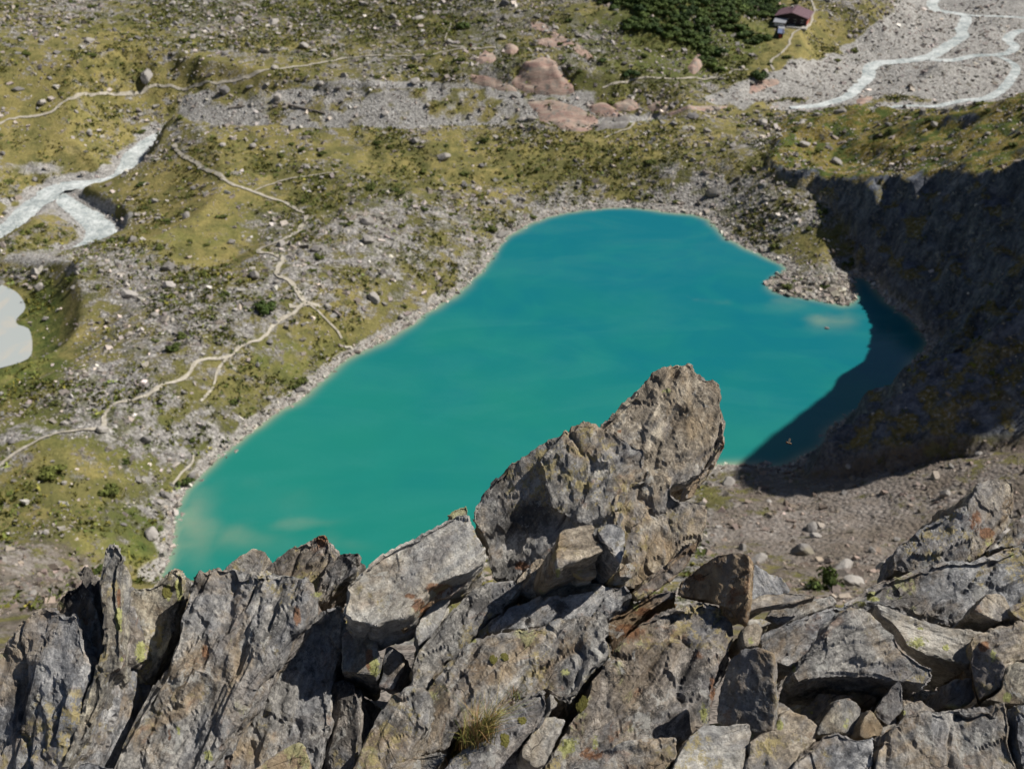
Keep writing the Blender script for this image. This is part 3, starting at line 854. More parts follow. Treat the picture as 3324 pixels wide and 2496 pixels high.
def put_boulder(p, s, label, cat="boulder", group=None, i=None, mat=None, name="boulder", sink=.28, sc=(1, 1, 1), rz=None):
    mm = BM[rnd.randrange(len(BM)) if i is None else i]
    o = bpy.data.objects.new(name, mm)
    COL.objects.link(o)
    if len(mm.materials) == 0:
        mm.materials.append(M_BOULDER)
    o.scale = (s * sc[0], s * sc[1], s * sc[2])
    o.location = (p[0], p[1], p[2] + s * sc[2] * (.42 - sink))
    o.rotation_euler = (rnd.uniform(-.25, .25), rnd.uniform(-.25, .25), rnd.uniform(0, 6.28) if rz is None else rz)
    o["label"] = label; o["category"] = cat
    if group: o["group"] = group
    TAKEN.append((p[0], p[1], s))
    return o
NAMED = [((317, 170), 8.0, "huge smooth grey boulder above the far footpath beyond the river", (1.1, .9, .75)), ((486, 199), 5.2, "broad grey boulder with a dark overhang at the rim of the eroded bank", None),
    ((180, 379), 2.8, "pale pointed boulder standing at the bend of the milky stream", (.8, .8, 1.1)), ((90, 92), 2.6, "whitish boulder beside a dark shrub patch on the upper meadow", None), ((334, 436), 3.2, "rounded boulder on the lawn east of the stream", None),
    ((40, 194), 3.8, "low grey boulder on the yellow meadow above the far footpath", (1.2, .8, .6)), ((540, 190), 3.2, "grey boulder in the gravel strip right below the far footpath", None), ((600, 212), 4.2, "split pale boulder on the brow of the eroded bank", None),
    ((693, 182), 3.4, "light boulder beside a green shrub on the gravel strip", None), ((500, 525), 2.6, "pinkish boulder at the corner of the green lawn under the trail bend", None),
    ((1084, 84), 4.4, "bright angular boulder above the pink outcrops", None), ((1047, 60), 2.4, "grey boulder right of the round dark pine", None), ((1127, 260), 3.0, "cream rounded boulder next to the stream below the pink rock", (1, .9, .9)), ((1150, 258), 4.2, "grey boulder wedged between the cream boulder and the pink rock", None),
    ((904, 42), 5.4, "long pale slab boulder on the upper slope", (1.3, .8, .5)), ((987, 425), 3.2, "pale boulder on the grassy hill behind the lake", None), ((1130, 432), 2.4, "reddish boulder above the lake's far shore", None), ((1082, 509), 4.6, "flat overhanging boulder at the lake edge beside a shrub", (1.2, .9, .6)),
    ((1090, 12), 5.0, "big dark cracked boulder high on the far slope", None), ((1350, 139), 2.8, "round boulder beside the orange rock ledges", None), ((1648, 268), 4.8, "large grey boulder on the ridge between lake and gravel plain", None),
    ((1572, 518), 1.9, "white boulder at the waterline of the rocky peninsula", None), ((1655, 432), 2.2, "pale boulder in the rubble above the peninsula", None), ((1738, 316), 4.6, "dark boulder at the edge of the shaded cliff", (1, .9, 1.0)), ((1805, 352), 5.0, "rounded grey rock knob on the lip of the shaded cliff", None),
    ((1765, 250), 3.2, "tilted pale boulder on the spur facing the gravel plain", None), ((277, 638), 5.0, "dark boulder casting a long shadow in the shaded rubble", (1.1, .9, .8)), ((550, 598), 3.6, "cracked boulder half in shadow among the rubble by the trail", None), ((88, 623), 3.2, "pale boulder pair on the grass above the milky pond", None),
    ((417, 1031), 2.8, "white boulder on the turf right beside the lake shore", None), ((223, 848), 1.9, "white block in the rubble above the main trail", None), ((27, 954), 2.4, "whitish elongated boulder by the lower end of the trail", (1.3, .7, .7)), ((647, 548), 3.0, "bright pointed boulder beside the trail bend", (.9, .8, 1.1)),
    ((708, 664), 2.2, "tan boulder right of the trail junction", None), ((77, 591), 3.4, "dark boulder on the gravel rim above the milky pond", None), ((1786, 709), 1.7, "wet boulder poking out of the lake off the peninsula", None), ((1640, 162), 0, "", None)]
for p, (uv, s, lab, sc) in zip(to_ground([q[0] for q in NAMED]), NAMED):
    if s:
        if "poking" in lab: p[2] = -.25
        put_boulder(p, s * .82, lab, sc=sc or (1, 1, 1))
ZONES = [("grey boulder in the rubble slope left of the lake", lambda u, v: (u < 900) & (v > 520)), ("grey boulder on the hill between lake and stream", lambda u, v: (v > 285) & (v <= 520) & (u < 1560)),
         ("grey boulder on the upper slope beyond the stream", lambda u, v: (v <= 285) & (u < 1560)), ("boulder in the coarse rubble of the rocky peninsula", lambda u, v: (u >= 1560) & (u < 1850) & (v > 380) & (v < 660)),
         ("pale boulder on the grassy spur above the shaded cliff", lambda u, v: (u >= 1560) & (v > 205) & (v <= 380)), ("boulder lying on the brown scree beyond the ridge", lambda u, v: (u > 1500) & (v > 930))]
def near_words(p, u, v, lab):
    P1 = np.array([p[:2]])
    if float(grid_at(NEARPATH.ravel(), P1)[0]) > .5: return lab + ", beside the trail"
    if -12 < float(grid_at(G_SD, P1)[0]) < 0: return lab + ", near its pebble rim" if "lake" in lab else lab + ", near the lake's pebble rim"
    if float(grid_at(G_RD, P1)[0]) < 14: return lab + ", close to running water"
    if float(grid_at(GRAVEL, P1)[0]) > .5: return lab + ", on bare gravel"
    if float(grid_at(ROCKY, P1)[0]) < .4: return lab + ", in open grass"
    return lab + ", among smaller stones"
cnt = 0
tries = np.random.default_rng(77)
Pc, _ = scatter(6000, -215, 215, 100, 515, 131)
qc = to_pixel(Pc)
rkc, sdc, clc, rdc, gvc, poc, tpc = (grid_at(a, Pc) for a in (ROCKY, G_SD, G_CLIFF, G_RD, GRAVEL, G_POND, G_TOP))
vis = to_ground(qc)
seen = np.linalg.norm(vis - Pc, axis=1) < 4
for j in range(len(Pc)):
    if cnt >= 250: break
    u, v = qc[j]
    if not (5 < u < 2207 and 5 < v < 1300) or not seen[j] or sdc[j] > -1.5 or rdc[j] < 1.5 or poc[j] > -2: continue
    if clc[j] > .5 and not (v < 350): continue
    if tries.uniform() > .15 + rkc[j] * .8: continue
    if gvc[j] > .6 and tries.uniform() > .25: continue
    s = float(np.clip(.9 * tries.pareto(2.6) + 1.15, 1.15, 3.2)) * (.85 + Pc[j, 1] / 900)
    if any((Pc[j, 0] - a) ** 2 + (Pc[j, 1] - b) ** 2 < ((s + c) * .75) ** 2 for a, b, c in TAKEN): continue
    for lab, fn in ZONES:
        if bool(fn(u, v)):
            lab2 = ("big " if s > 2.0 else "small ") + near_words(Pc[j], u, v, lab)
            put_boulder(Pc[j], s, lab2, group=lab2.replace("boulder", "boulders"))
            cnt += 1
            break

# --- smooth pink rock outcrops
def outcrop(px, hgt, label, dome=.5, mat=None, seed=0, rise=0.0):
    P = to_ground(px)
    c = P[:, :2].mean(0)
    ring = catmull(np.vstack([P, P[:1]]), 1.0)[:-1, :2]
    bbox = (ring.min(0), ring.max(0))
    st = max((bbox[1] - bbox[0]).max() / 46, .35)
    xs, ys = np.arange(bbox[0][0] - st, bbox[1][0] + st, st), np.arange(bbox[0][1] - st, bbox[1][1] + st, st)
    X, Y = np.meshgrid(xs, ys)
    Q = np.column_stack([X.ravel(), Y.ravel()])
    s = signed(Q, ring)
    w = np.maximum(min(np.ptp(ring[:, 0]), np.ptp(ring[:, 1])) * dome, .8)
    q3 = np.column_stack([Q, np.zeros(len(Q))])
    h = np.clip(s / w, -1, 1)
    hgt = hgt * .62
    h = np.where(h > 0, .55 * h + .45 * np.sqrt(np.maximum(1 - (1 - h) ** 2, 0)), h * 1.2) * hgt
    stepn = fbm(np.column_stack([Q[:, 0] / 9, Q[:, 1] / 4, np.zeros(len(Q))]), 3, 300 + seed)
    h = h + sstep(0, w * .4, s) * (stepn * hgt * .5 + np.floor(stepn * 6) / 6 * hgt * .5 + fbm(q3 / 1.6, 3, 310 + seed) * .18)
    z = ground_z(Q) + h
    ii = np.arange(len(Q)).reshape(X.shape)
    qd = np.stack([ii[:-1, :-1].ravel(), ii[:-1, 1:].ravel(), ii[1:, 1:].ravel(), ii[1:, :-1].ravel()], 1)
    kp = (s[qd] > -st * 1.2).all(1)
    qd = qd[kp]
    us = np.unique(qd); rm = np.full(len(Q), -1); rm[us] = np.arange(len(us))
    V = np.column_stack([Q, z])[us]
    o0 = np.array([c[0], c[1], V[:, 2].min()])
    return add("rock_outcrop", mesh_from("rock_outcrop", V - o0, rm[qd], True), mat or M_OUTCROP, loc=o0, label=label, cat="rock outcrop", kind="thing")
outcrop(R2([(1100, 540), (1150, 480), (1230, 400), (1330, 375), (1420, 450), (1500, 560), (1500, 600), (1380, 615), (1200, 600)]), 4.2, "tall pink rock dome streaked with grey above the stream", seed=1)
outcrop(R2([(840, 480), (900, 490), (1040, 530), (1140, 590), (1050, 590), (950, 560), (850, 530)]), 1.0, "flat reddish rock sheet left of the tall pink dome", seed=2)
outcrop(R2([(1200, 660), (1350, 650), (1500, 690), (1600, 740), (1660, 800), (1620, 840), (1480, 845), (1400, 815), (1290, 780), (1260, 720)]), 3.0, "broad pink rock slab sloping into the stream", seed=3)
outcrop(R2([(1230, 140), (1300, 150), (1400, 220), (1520, 280), (1630, 370), (1600, 390), (1480, 310), (1340, 220), (1240, 180)]), 1.6, "long yellowish rock slab descending the slope", seed=4)
outcrop(R2([(1260, 260), (1380, 250), (1460, 290), (1400, 310), (1280, 290)]), 1.0, "buff rock sheet under the long yellowish slab", seed=5)
outcrop(R2([(1055, 300), (1120, 295), (1150, 330), (1100, 360), (1060, 345)]), 1.8, "small rounded pink knob at the end of the far footpath", seed=6)
outcrop(R2([(870, 390), (930, 330), (980, 345), (1000, 390), (960, 412), (890, 412)]), 1.5, "grey and pink rock hump below the far footpath", seed=7)
outcrop(R2([(1610, 690), (1700, 670), (1800, 735), (1790, 765), (1680, 755), (1610, 720)]), 1.6, "pink rock ledge right of the broad pink slab", seed=8)
outcrop(R2([(1760, 680), (1870, 640), (1930, 700), (1850, 725), (1780, 710)]), 1.6, "cracked pink rock ledges on the ridge behind the lake", seed=9)
outcrop(R2([(1980, 690), (2060, 660), (2130, 710), (2080, 735), (2000, 715)]), 1.3, "striped pinkish rock rib beside the ledges", seed=10)
outcrop(R2([(2090, 740), (2212, 700)]) + R3([(120, 690), (290, 690), (150, 725), (-60, 745)]), 1.0, "thin brown rock band along the ridge top", seed=11)
outcrop(R3([(30, 440), (100, 350), (135, 380), (120, 440), (70, 485)]), 2.6, "buff rock face between the dark pines", seed=12)
outcrop(R3([(440, 560), (500, 525), (610, 515), (620, 545), (520, 580), (440, 610)]), 1.2, "orange rock bank at the corner of the gravel plain", seed=13)
outcrop(R3([(255, 90), (350, 80), (365, 110), (290, 125)]), 1.0, "pale rock patch amid the dark pines", seed=14)
outcrop(R3([(380, 30), (470, 20), (540, 60), (470, 78), (390, 60)]), 1.0, "buff rock patch up the slope left of the hut", seed=15)
outcrop(R3([(560, 0), (620, -10), (640, 60), (600, 85), (575, 40)]), 1.2, "smooth tan slab right behind the hut", seed=16)
outcrop(R3([(1125, 650), (1150, 635), (1210, 628), (1230, 640), (1180, 672), (1135, 680)]), 1.0, "orange boulder-like rock at the mouth of the braided stream", seed=17)
outcrop(R2([(1640, 850), (1690, 790), (1780, 765), (1870, 770), (1860, 800), (1760, 835)]), 2.4, "dark grey rock hump at the end of the broad pink slab", mat=M_BOULDER, seed=18)

# --- shrubs and dwarf pines
fo = NT("pine_foliage", 0.75, 0.2)
foi = fo.n("ShaderNodeObjectInfo")
fcol, *_ = fo.attr("shade")
M_PINE = fo.done(fo.mix(1.0, fo.mix(foi.outputs["Random"], (.032, .060, .018), (.085, .120, .030)), fcol, 'MULTIPLY'))
fo = NT("shrub_foliage", 0.8, 0.2)
foi = fo.n("ShaderNodeObjectInfo")
fcol, *_ = fo.attr("shade")
M_SHRUB = fo.done(fo.mix(1.0, fo.mix(foi.outputs["Random"], (.048, .070, .018), (.115, .128, .034)), fcol, 'MULTIPLY'))
bk = NT("shrub_bark", 0.9, 0.1)
M_BARK = bk.done(bk.mix(bk.noise(bk.coord("Object"), 6, 4), (.05, .035, .022), (.12, .09, .06)))
def crown_mesh(name, seed, n=620, lobes=9, leaf=.10):
    r = np.random.default_rng(seed)
    C = np.column_stack([r.uniform(-.62, .62, lobes), r.uniform(-.55, .55, lobes), r.uniform(.16, .50, lobes)])
    R = r.uniform(.22, .42, lobes)
    k = r.integers(0, lobes, n)
    d = r.normal(size=(n, 3)); d /= np.linalg.norm(d, axis=1, keepdims=True)
    rad = R[k] * r.uniform(.35, 1.12, n) ** .5
    P = C[k] + d * rad[:, None] * np.array([1, 1, .75])
    P[:, 2] = np.maximum(P[:, 2], .02)
    a = np.cross(d, r.normal(size=(n, 3))); a /= np.linalg.norm(a, axis=1, keepdims=True)
    b = np.cross(d, a) + d * r.uniform(-.5, .8, (n, 1))
    s = leaf * r.uniform(.6, 1.5, (n, 1))
    V = np.stack([P - a * s * .8, P - b * s * .6, P + a * s * .8, P + b * s * 1.3], 1).reshape(-1, 3)
    mm = mesh_from(name, V, np.arange(n * 4).reshape(n, 4))
    br = np.clip(np.exp(r.normal(0, .30, n)), .4, 2.2)
    vcol(mm, "shade", np.repeat(np.stack([br, br, br * .9], 1), 4, 0))
    return mm
def trunk_mesh(seed):
    r = np.random.default_rng(seed)
    V, Fz = [], []
    for q in range(5):
        a = q * 1.257 + r.uniform(-.3, .3)
        pts = [np.array([0, 0, -.06]), np.array([math.cos(a) * .12, math.sin(a) * .12, .10]), np.array([math.cos(a) * .38, math.sin(a) * .38, .26]), np.array([math.cos(a) * .5, math.sin(a) * .5, .42])]
        for k, p in enumerate(pts):
            rr = (.045, .036, .022, .008)[k]
            for m in range(5):
                t = m * 1.2566
                V.append(p + np.array([math.cos(t) * rr, math.sin(t) * rr, 0]))
        o = q * 20
        for k in range(3):
            for m in range(5):
                Fz.append((o + k * 5 + m, o + k * 5 + (m + 1) % 5, o + k * 5 + 5 + (m + 1) % 5, o + k * 5 + 5 + m))
    return mesh_from("trunk", V, np.array(Fz))
CROWN_P = [crown_mesh("crown", 400 + i, 900, 10, .085) for i in range(5)]
CROWN_S = [crown_mesh("crown", 420 + i, 520, 7, .10) for i in range(5)]
for c in CROWN_P: c.materials.append(M_PINE)
for c in CROWN_S: c.materials.append(M_SHRUB)
TRUNKS = [trunk_mesh(440 + i) for i in range(2)]
for c in TRUNKS: c.materials.append(M_BARK)
def plant(p, s, h, label, kind="shrub", group=None, i=None):
    o = bpy.data.objects.new("dwarf_pine" if kind == "pine" else "shrub", None)
    COL.objects.link(o)
    o.empty_display_size = .2
    o.location = (p[0], p[1], p[2] - .08)
    o.rotation_euler = (0, 0, rnd.uniform(0, 6.28))
    o["label"] = label; o["category"] = "pine" if kind == "pine" else "shrub"
    if group: o["group"] = group
    L = CROWN_P if kind == "pine" else CROWN_S
    c = bpy.data.objects.new("crown", L[rnd.randrange(5)])
    t = bpy.data.objects.new("trunk", TRUNKS[rnd.randrange(2)])
    for q in (c, t):
        COL.objects.link(q)
        q.parent = o
        q.scale = (s * .62, s * .62, h * .95 if q is c else h)
    return o
SOLO = [((1002, 60), 5.2, 3.0, "pine", "round dark pine standing alone on the stony upper slope"), ((1367, 165), 5.6, 3.0, "pine", "dark pine on the yellow rock above the ridge path"), ((1297, 134), 4.2, 2.0, "pine", "dark pine beside the orange rock ledges"),
        ((1642, 168), 6.6, 3.6, "pine", "big dark pine at the corner of the gravel plain"), ((577, 668), 5.4, 3.0, "pine", "dark bush beside the trail junction left of the lake"), ((370, 752), 4.2, 1.8, "shrub", "green shrub in the middle of the rubble slope"),
        ((112, 1026), 5.4, 2.0, "shrub", "broad green shrub below the lower trail"), ((653, 826), 3.0, 1.6, "shrub", "dark green shrub just above the lake's pebble rim"), ((1060, 496), 4.4, 2.0, "shrub", "green shrub above the flat boulder at the lake edge"),
        ((1777, 1268), 4.6, 3.2, "shrub", "lone green shrub on the brown scree behind the ridge rocks"), ((400, 1045), 3.4, 1.6, "shrub", "bright green shrub by the white boulder on the shore"), ((236, 1062), 4.4, 1.8, "shrub", "green shrub patch in the turf below the rubble"),
        ((1845, 112), 4.0, 1.8, "shrub", "green shrub on the meadow rim of the gravel plain"), ((1810, 132), 3.0, 1.4, "shrub", "small shrub by the edge of the braided gravel"), ((1720, 8), 3.0, 3.0, "shrub", "small dark bush right behind the hut roof"),
        ((815, 168), 3.4, 1.6, "shrub", "vivid green shrub at the gravel strip"), ((985, 153), 3.2, 1.5, "shrub", "vivid green shrub left of the reddish rock sheet"), ((400, 90), 4.0, 1.8, "shrub", "dark green shrub amid grey stones on the upper meadow"),
        ((1780, 620), 2.6, 1.2, "shrub", "green shrub on the bouldery tip of the peninsula")]
for p, (uv, s, h, kd, lab) in zip(to_ground([q[0] for q in SOLO]), SOLO):
    plant(p, s, h, lab, kd)
# pine thicket on the slope left of the hut
TH = [[(1285, -10), (1330, 15), (1400, 50), (1475, 95), (1500, 60), (1560, 70), (1600, 40), (1690, 35), (1680, -10)],
      [(1320, 15), (1345, 60), (1420, 75), (1500, 100), (1560, 120), (1590, 115), (1640, 90), (1670, 85), (1600, 60), (1480, 50)],
      [(1515, 115), (1530, 115), (1555, 150), (1540, 160), (1515, 140)]]
r = np.random.default_rng(500)
n_p = 0
spots = []
cand = np.column_stack([r.uniform(1280, 1695, 4000), r.uniform(-10, 162, 4000)])
cand = cand[inside(cand, TH[0]) | inside(cand, TH[1]) | inside(cand, TH[2])]
for p in to_ground(cand):
    if vnoise(np.array([[p[0] / 14, p[1] / 14, .5]]), 9)[0] < -.32: continue
    if any((p[0] - a) ** 2 + (p[1] - b) ** 2 < 8.0 for a, b in spots): continue
    spots.append((p[0], p[1]))
    s = r.uniform(4.2, 7.0)
    lab = ("large" if s > 6 else "middling" if s > 5 else "small") + " dark green dwarf pine in the thicket " + ("right beside the hut" if p[0] > 95 else "on the slope left of the hut" if p[1] > 470 else "at its lower edge above the trail")
    plant(p, s, s * r.uniform(.42, .6), lab, "pine", lab.replace("pine", "pines"))
    n_p += 1
    if n_p >= 170: break
# low shrubs one can pick out
Pc, _ = scatter(9000, -215, 215, 110, 515, 151)
qc = to_pixel(Pc)
dkc, sdc, clc, rdc, gvc, poc = (grid_at(a, Pc) for a in (DARK, G_SD, G_CLIFF, G_RD, GRAVEL, G_POND))
nn = noiseA(Pc, 16, 45)
ns = 0
for j in range(len(Pc)):
    if ns >= 230: break
    u, v = qc[j]
    if not (0 < u < 2212 and 0 < v < 1300) or sdc[j] > -2 or rdc[j] < 3 or poc[j] > -3 or gvc[j] > .4: continue
    if clc[j] > .5 and v > 330 or (u > 1300 and v > 850): continue
    if r.uniform() > (dkc[j] + nn[j] * .7) * .8: continue
    s = r.uniform(1.6, 3.6)
    if any((Pc[j, 0] - a) ** 2 + (Pc[j, 1] - b) ** 2 < (s * .6 + c * .6) ** 2 for a, b, c in TAKEN[-300:]): continue
    lab = ("low green shrub on the slope left of the lake" if v > 520 else "low green shrub on the hill between lake and stream" if v > 285 else "low green shrub on the upper slope beyond the stream")
    if u > 1560: lab = "low green shrub near the gravel plain"
    lab = ("broad " if s > 2.7 else "small ") + near_words(Pc[j], u, v, lab)
    plant(Pc[j], s, s * r.uniform(.35, .5), lab, "shrub", lab.replace("shrub", "shrubs"))
    ns += 1
# ground cover: cushions of dwarf shrubs
P, r = scatter(190000, -225, 225, 100, 520, 161)
dk_, sd_, cl, rd_, gv, po, tp = (grid_at(a, P) for a in (DARK, G_SD, G_CLIFF, G_RD, GRAVEL, G_POND, G_TOP))
pr = np.clip(dk_ * 1.1 - .1 + noiseA(P, 14, 45) * 1.3, .01, 1) ** 1.5
ok = (r.uniform(0, 1, len(P)) < pr * .75) & (sd_ < -1.5) & ((cl < .4) | (r.uniform(0, 1, len(P)) < .25)) & (rd_ > 1.5) & (gv < .45) & (po < -.8) & frame_mask(P)
P = P[ok]; n = len(P)
size = r.uniform(.3, 1.0, n) ** 1.6 * 1.5 + .25
K = 7
d = r.normal(size=(n, K, 3))
pos = P[:, None] + d * size[:, None, None] * np.array([.42, .42, .10]) + np.array([0, 0, .12])
a = r.normal(size=(n, K, 3)); a /= np.linalg.norm(a, axis=2, keepdims=True)
b = r.normal(size=(n, K, 3)); b[..., 2] += .6; b /= np.linalg.norm(b, axis=2, keepdims=True)
s = size[:, None, None] * r.uniform(.22, .5, (n, K, 1))
V = np.stack([pos - a * s, pos + a * s, pos + b * s * 1.1], 2).reshape(-1, 3)
mm = mesh_from("dwarf_shrub_cover", V, np.arange(len(V)).reshape(-1, 3))
br = np.exp(r.normal(0, .35, n)); yel = r.uniform(0, 1, n) ** 2
shade = np.stack([br * (.9 + yel * .9), br * (.95 + .35 * yel), br * .9], 1)
vcol(mm, "shade", np.repeat(np.repeat(shade, K, 0), 3, 0))
add("dwarf_shrub_cover", mm, M_SHRUB, kind="stuff")
# ------------------------------------------------------------------ the ridge rocks in front
def F1(p): return [(x / 3, 1107.3 + y / 3) for x, y in p]
def F2(p): return [(737.3 + x / 3, 1107.3 + y / 3) for x, y in p]
def F3(p): return [(1474.7 + x / 3, 1107.3 + y / 3) for x, y in p]
def F4(p): return [(931.6 + x / 3, 753.3 + y / 3) for x, y in p]
def base_drop(y): return -2.20 + 0.12 * (y - 1.8)          # level of the rock crest under the eye
def base_hit(uv, lift=0.0):
    d = rays([uv])[0]
    # z = -2.2 + .12*(y-1.8) + lift along the ray
    t = (-2.20 - 0.12 * 1.8 + lift) / (d[2] - 0.12 * d[1])
    return d * t

def rock_material(name, c_dark, c_mid, c_light, rust=.5, lichen=.5, tan=.35, black=.5):
    s = NT(name, 0.88, 0.25)
    co = s.coord("Object", rand=True)
    st = s.coord("Object", (1.0, 2.3, 2.3), rand=True)
    n1 = s.noise(st, 6.5, 10, .74, .7)
    n2 = s.noise(co, 34, 6, .78)
    n3 = s.noise(co, 3.4, 6, .66, .6)
    n4 = s.noise(co, 10, 7, .70, .7)
    n5 = s.noise(co, 95, 4, .8)
    m_ = s.math('ADD', s.math('MULTIPLY', n1, .50), s.math('ADD', s.math('MULTIPLY', n2, .28), s.math('MULTIPLY', n5, .22)))
    c = s.ramp(m_, [(.40, c_dark), (.47, tuple((x + y) / 2 for x, y in zip(c_dark, c_mid))), (.51, c_mid), (.56, c_light), (.64, tuple(min(1, x * 1.4) for x in c_light))])
    c = s.mix(s.math('MULTIPLY', s.ss(n3, .46, .60), tan), c, s.mix(s.ss(n4, .35, .65), (.25, .165, .085), (.54, .42, .27)))
    g2 = s.noise(s.coord("Object", (1, 1.8, 1.8), rand=True), 2.6, 6, .66, .9)
    c = s.mix(s.math('MULTIPLY', s.ss(g2, .47, .60), .6), c, s.mix(s.ss(n2, .35, .65), (.13, .135, .15), (.34, .345, .36)))
    attr_, a_li, a_ru, a_bl = s.attr("stain")
    r_ = s.math('MULTIPLY', s.ss(n4, .56, .64), s.ss(s.noise(st, 4.0, 5, .65), .48, .58))
    r_ = s.math('MAXIMUM', s.math('MULTIPLY', r_, rust), s.ss(s.math('ADD', a_ru, s.math('MULTIPLY', s.math('SUBTRACT', n4, .5), 2.8)), .50, .85))
    c = s.mix(s.math('MULTIPLY', r_, .85), c, s.mix(s.ss(n2, .3, .7), (.12, .045, .020), (.40, .20, .095)))
    # black crust lichen gathered in ragged patches
    b1 = s.ss(s.math('ADD', s.math('ADD', s.math('MULTIPLY', s.noise(co, 48, 5, .8), .55), s.math('MULTIPLY', s.noise(co, 6.5, 6, .72), .45)), s.math('MULTIPLY', a_bl, .10)), .525, .575)
    c = s.mix(s.math('MULTIPLY', b1, black), c, (.030, .029, .030))
    b2 = s.ss(s.math('ADD', s.noise(co, 17, 8, .8), s.math('MULTIPLY', a_bl, .16)), .57, .61)
    c = s.mix(s.math('MULTIPLY', b2, black), c, (.040, .037, .036))
    # hairline joints
    jv = s.voro(s.coord("Object", (1.0, 2.6, 2.6), rand=True), 5.5, 'DISTANCE_TO_EDGE')
    jn = s.math('ADD', jv, s.math('MULTIPLY', s.math('SUBTRACT', n4, .5), .10))
    jm = s.math('MULTIPLY', s.ss(s.math('ABSOLUTE', jn), .011, .002), s.ss(n3, .50, .60))
    c = s.mix(s.math('MULTIPLY', jm, .7), c, (.018, .016, .015))
    # pale grey and ochre crusts
    c = s.mix(s.math('MULTIPLY', s.ss(s.noise(co, 13, 7, .74, .4), .575, .63), .65), c, (.50, .49, .455))
    oc_ = s.math('MULTIPLY', s.ss(s.noise(co, 24, 6, .78), .50, .58), s.ss(s.noise(co, 4.2, 5, .62), .53, .60))
    c = s.mix(s.math('MULTIPLY', oc_, .8), c, (.44, .36, .17))
    # map lichen, sulphur yellow green
    l_ = s.math('MULTIPLY', s.ss(s.noise(co, 17, 6, .74), .50, .55), s.ss(s.noise(co, 3.4, 3, .5, .5), .615, .65))
    l_ = s.math('MAXIMUM', s.math('MULTIPLY', l_, lichen), s.ss(s.math('ADD', a_li, s.math('MULTIPLY', s.math('SUBTRACT', s.noise(co, 26, 7, .8), .5), 3.2)), .62, .85))
    c = s.mix(l_, c, s.mix(s.ss(n2, .35, .6), (.19, .20, .06), (.50, .50, .22)))
    n = s.bump(n1, .8, .022)
    n = s.bump(s.noise(co, 80, 6, .8), 1.0, .012, n)
    n = s.bump(n4, .7, .018, n)
    n = s.bump(s.math('SUBTRACT', 1.0, jm), .8, .012, n)
    return s.done(c, n)
MR = {
    "grey": rock_material("grey_schist", (0.095, 0.092, 0.088), (0.325, 0.310, 0.287), (0.552, 0.522, 0.474), tan=.75),
    "blue": rock_material("bluish_schist", (0.095, 0.098, 0.105), (0.319, 0.319, 0.321), (0.552, 0.540, 0.522), rust=.4, tan=.55),
    "tan": rock_material("tan_gneiss", (0.150, 0.125, 0.095), (0.422, 0.359, 0.279), (0.672, 0.588, 0.462), tan=.7, black=.45),
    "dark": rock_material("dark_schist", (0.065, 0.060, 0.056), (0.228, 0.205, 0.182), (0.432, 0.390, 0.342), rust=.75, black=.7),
    "pale": rock_material("pale_gneiss", (0.240, 0.225, 0.200), (0.536, 0.507, 0.450), (0.744, 0.708, 0.636), rust=.25, tan=.35, black=.25, lichen=.25),
    "rust": rock_material("rusty_schist", (0.090, 0.060, 0.040), (0.251, 0.171, 0.103), (0.444, 0.336, 0.228), rust=1.0, tan=.7),
    "lich": rock_material("lichen_covered_schist", (0.110, 0.100, 0.088), (0.342, 0.314, 0.257), (0.576, 0.528, 0.420), lichen=1.0, tan=.5),
}
LICHEN = [(F3, 1520, 840, 80, 48), (F3, 1225, 545, 60, 45), (F3, 1160, 590, 60, 40), (F3, 1590, 510, 26, 18), (F3, 630, 1380, 25, 45), (F3, 820, 1285, 40, 45), (F3, 440, 840, 30, 45), (F1, 915, 900, 55, 85), (F1, 790, 950, 20, 25), (F2, 1470, 1520, 85, 75), (F2, 1645, 1480, 32, 65),
    (F2, 215, 1000, 50, 75), (F2, 1440, 1035, 45, 40), (F1, 2050, 530, 45, 26), (F1, 1345, 1575, 40, 55), (F4, 1520, 275, 45, 22), (F1, 770, 690, 32, 110), (F2, 985, 945, 35, 25), (F2, 1055, 935, 40, 28), (F3, 1705, 870, 30, 32), (F3, 140, 1300, 38, 80), (F3, 2130, 275, 22, 18), (F3, 1540, 750, 28, 14),
    (F1, 1160, 480, 28, 120), (F1, 1090, 540, 28, 90), (F2, 850, 825, 40, 22), (F2, 1030, 1285, 50, 28), (F3, 1060, 1370, 40, 40), (F3, 1430, 1290, 20, 30), (F3, 2010, 930, 26, 80), (F3, 1990, 200, 40, 26), (F1, 1155, 1410, 18, 40), (F2, 1900, 600, 40, 40), (F3, 2100, 1200, 50, 40), (F4, 820, 1450, 18, 40), (F3, 720, 1010, 22, 40)]
RUSTY = [(F1, 2090, 165, 45, 60), (F1, 1930, 660, 42, 95), (F2, 1980, 640, 110, 40), (F2, 1850, 760, 90, 50), (F2, 640, 490, 110, 45), (F2, 500, 600, 80, 60), (F2, 445, 540, 50, 22), (F2, 1600, 1560, 110, 60), (F3, 1900, 60, 50, 80), (F3, 1960, 130, 60, 40), (F3, 100, 930, 45, 45), (F2, 185, 950, 26, 85),
    (F3, 1950, 870, 45, 45), (F1, 1100, 1450, 16, 50), (F4, 1895, 640, 24, 80), (F4, 1220, 535, 25, 20), (F3, 190, 1150, 30, 110), (F3, 100, 420, 90, 30), (F2, 1180, 350, 70, 50), (F1, 1330, 900, 25, 60), (F1, 770, 560, 18, 90), (F4, 1440, 1560, 110, 30)]
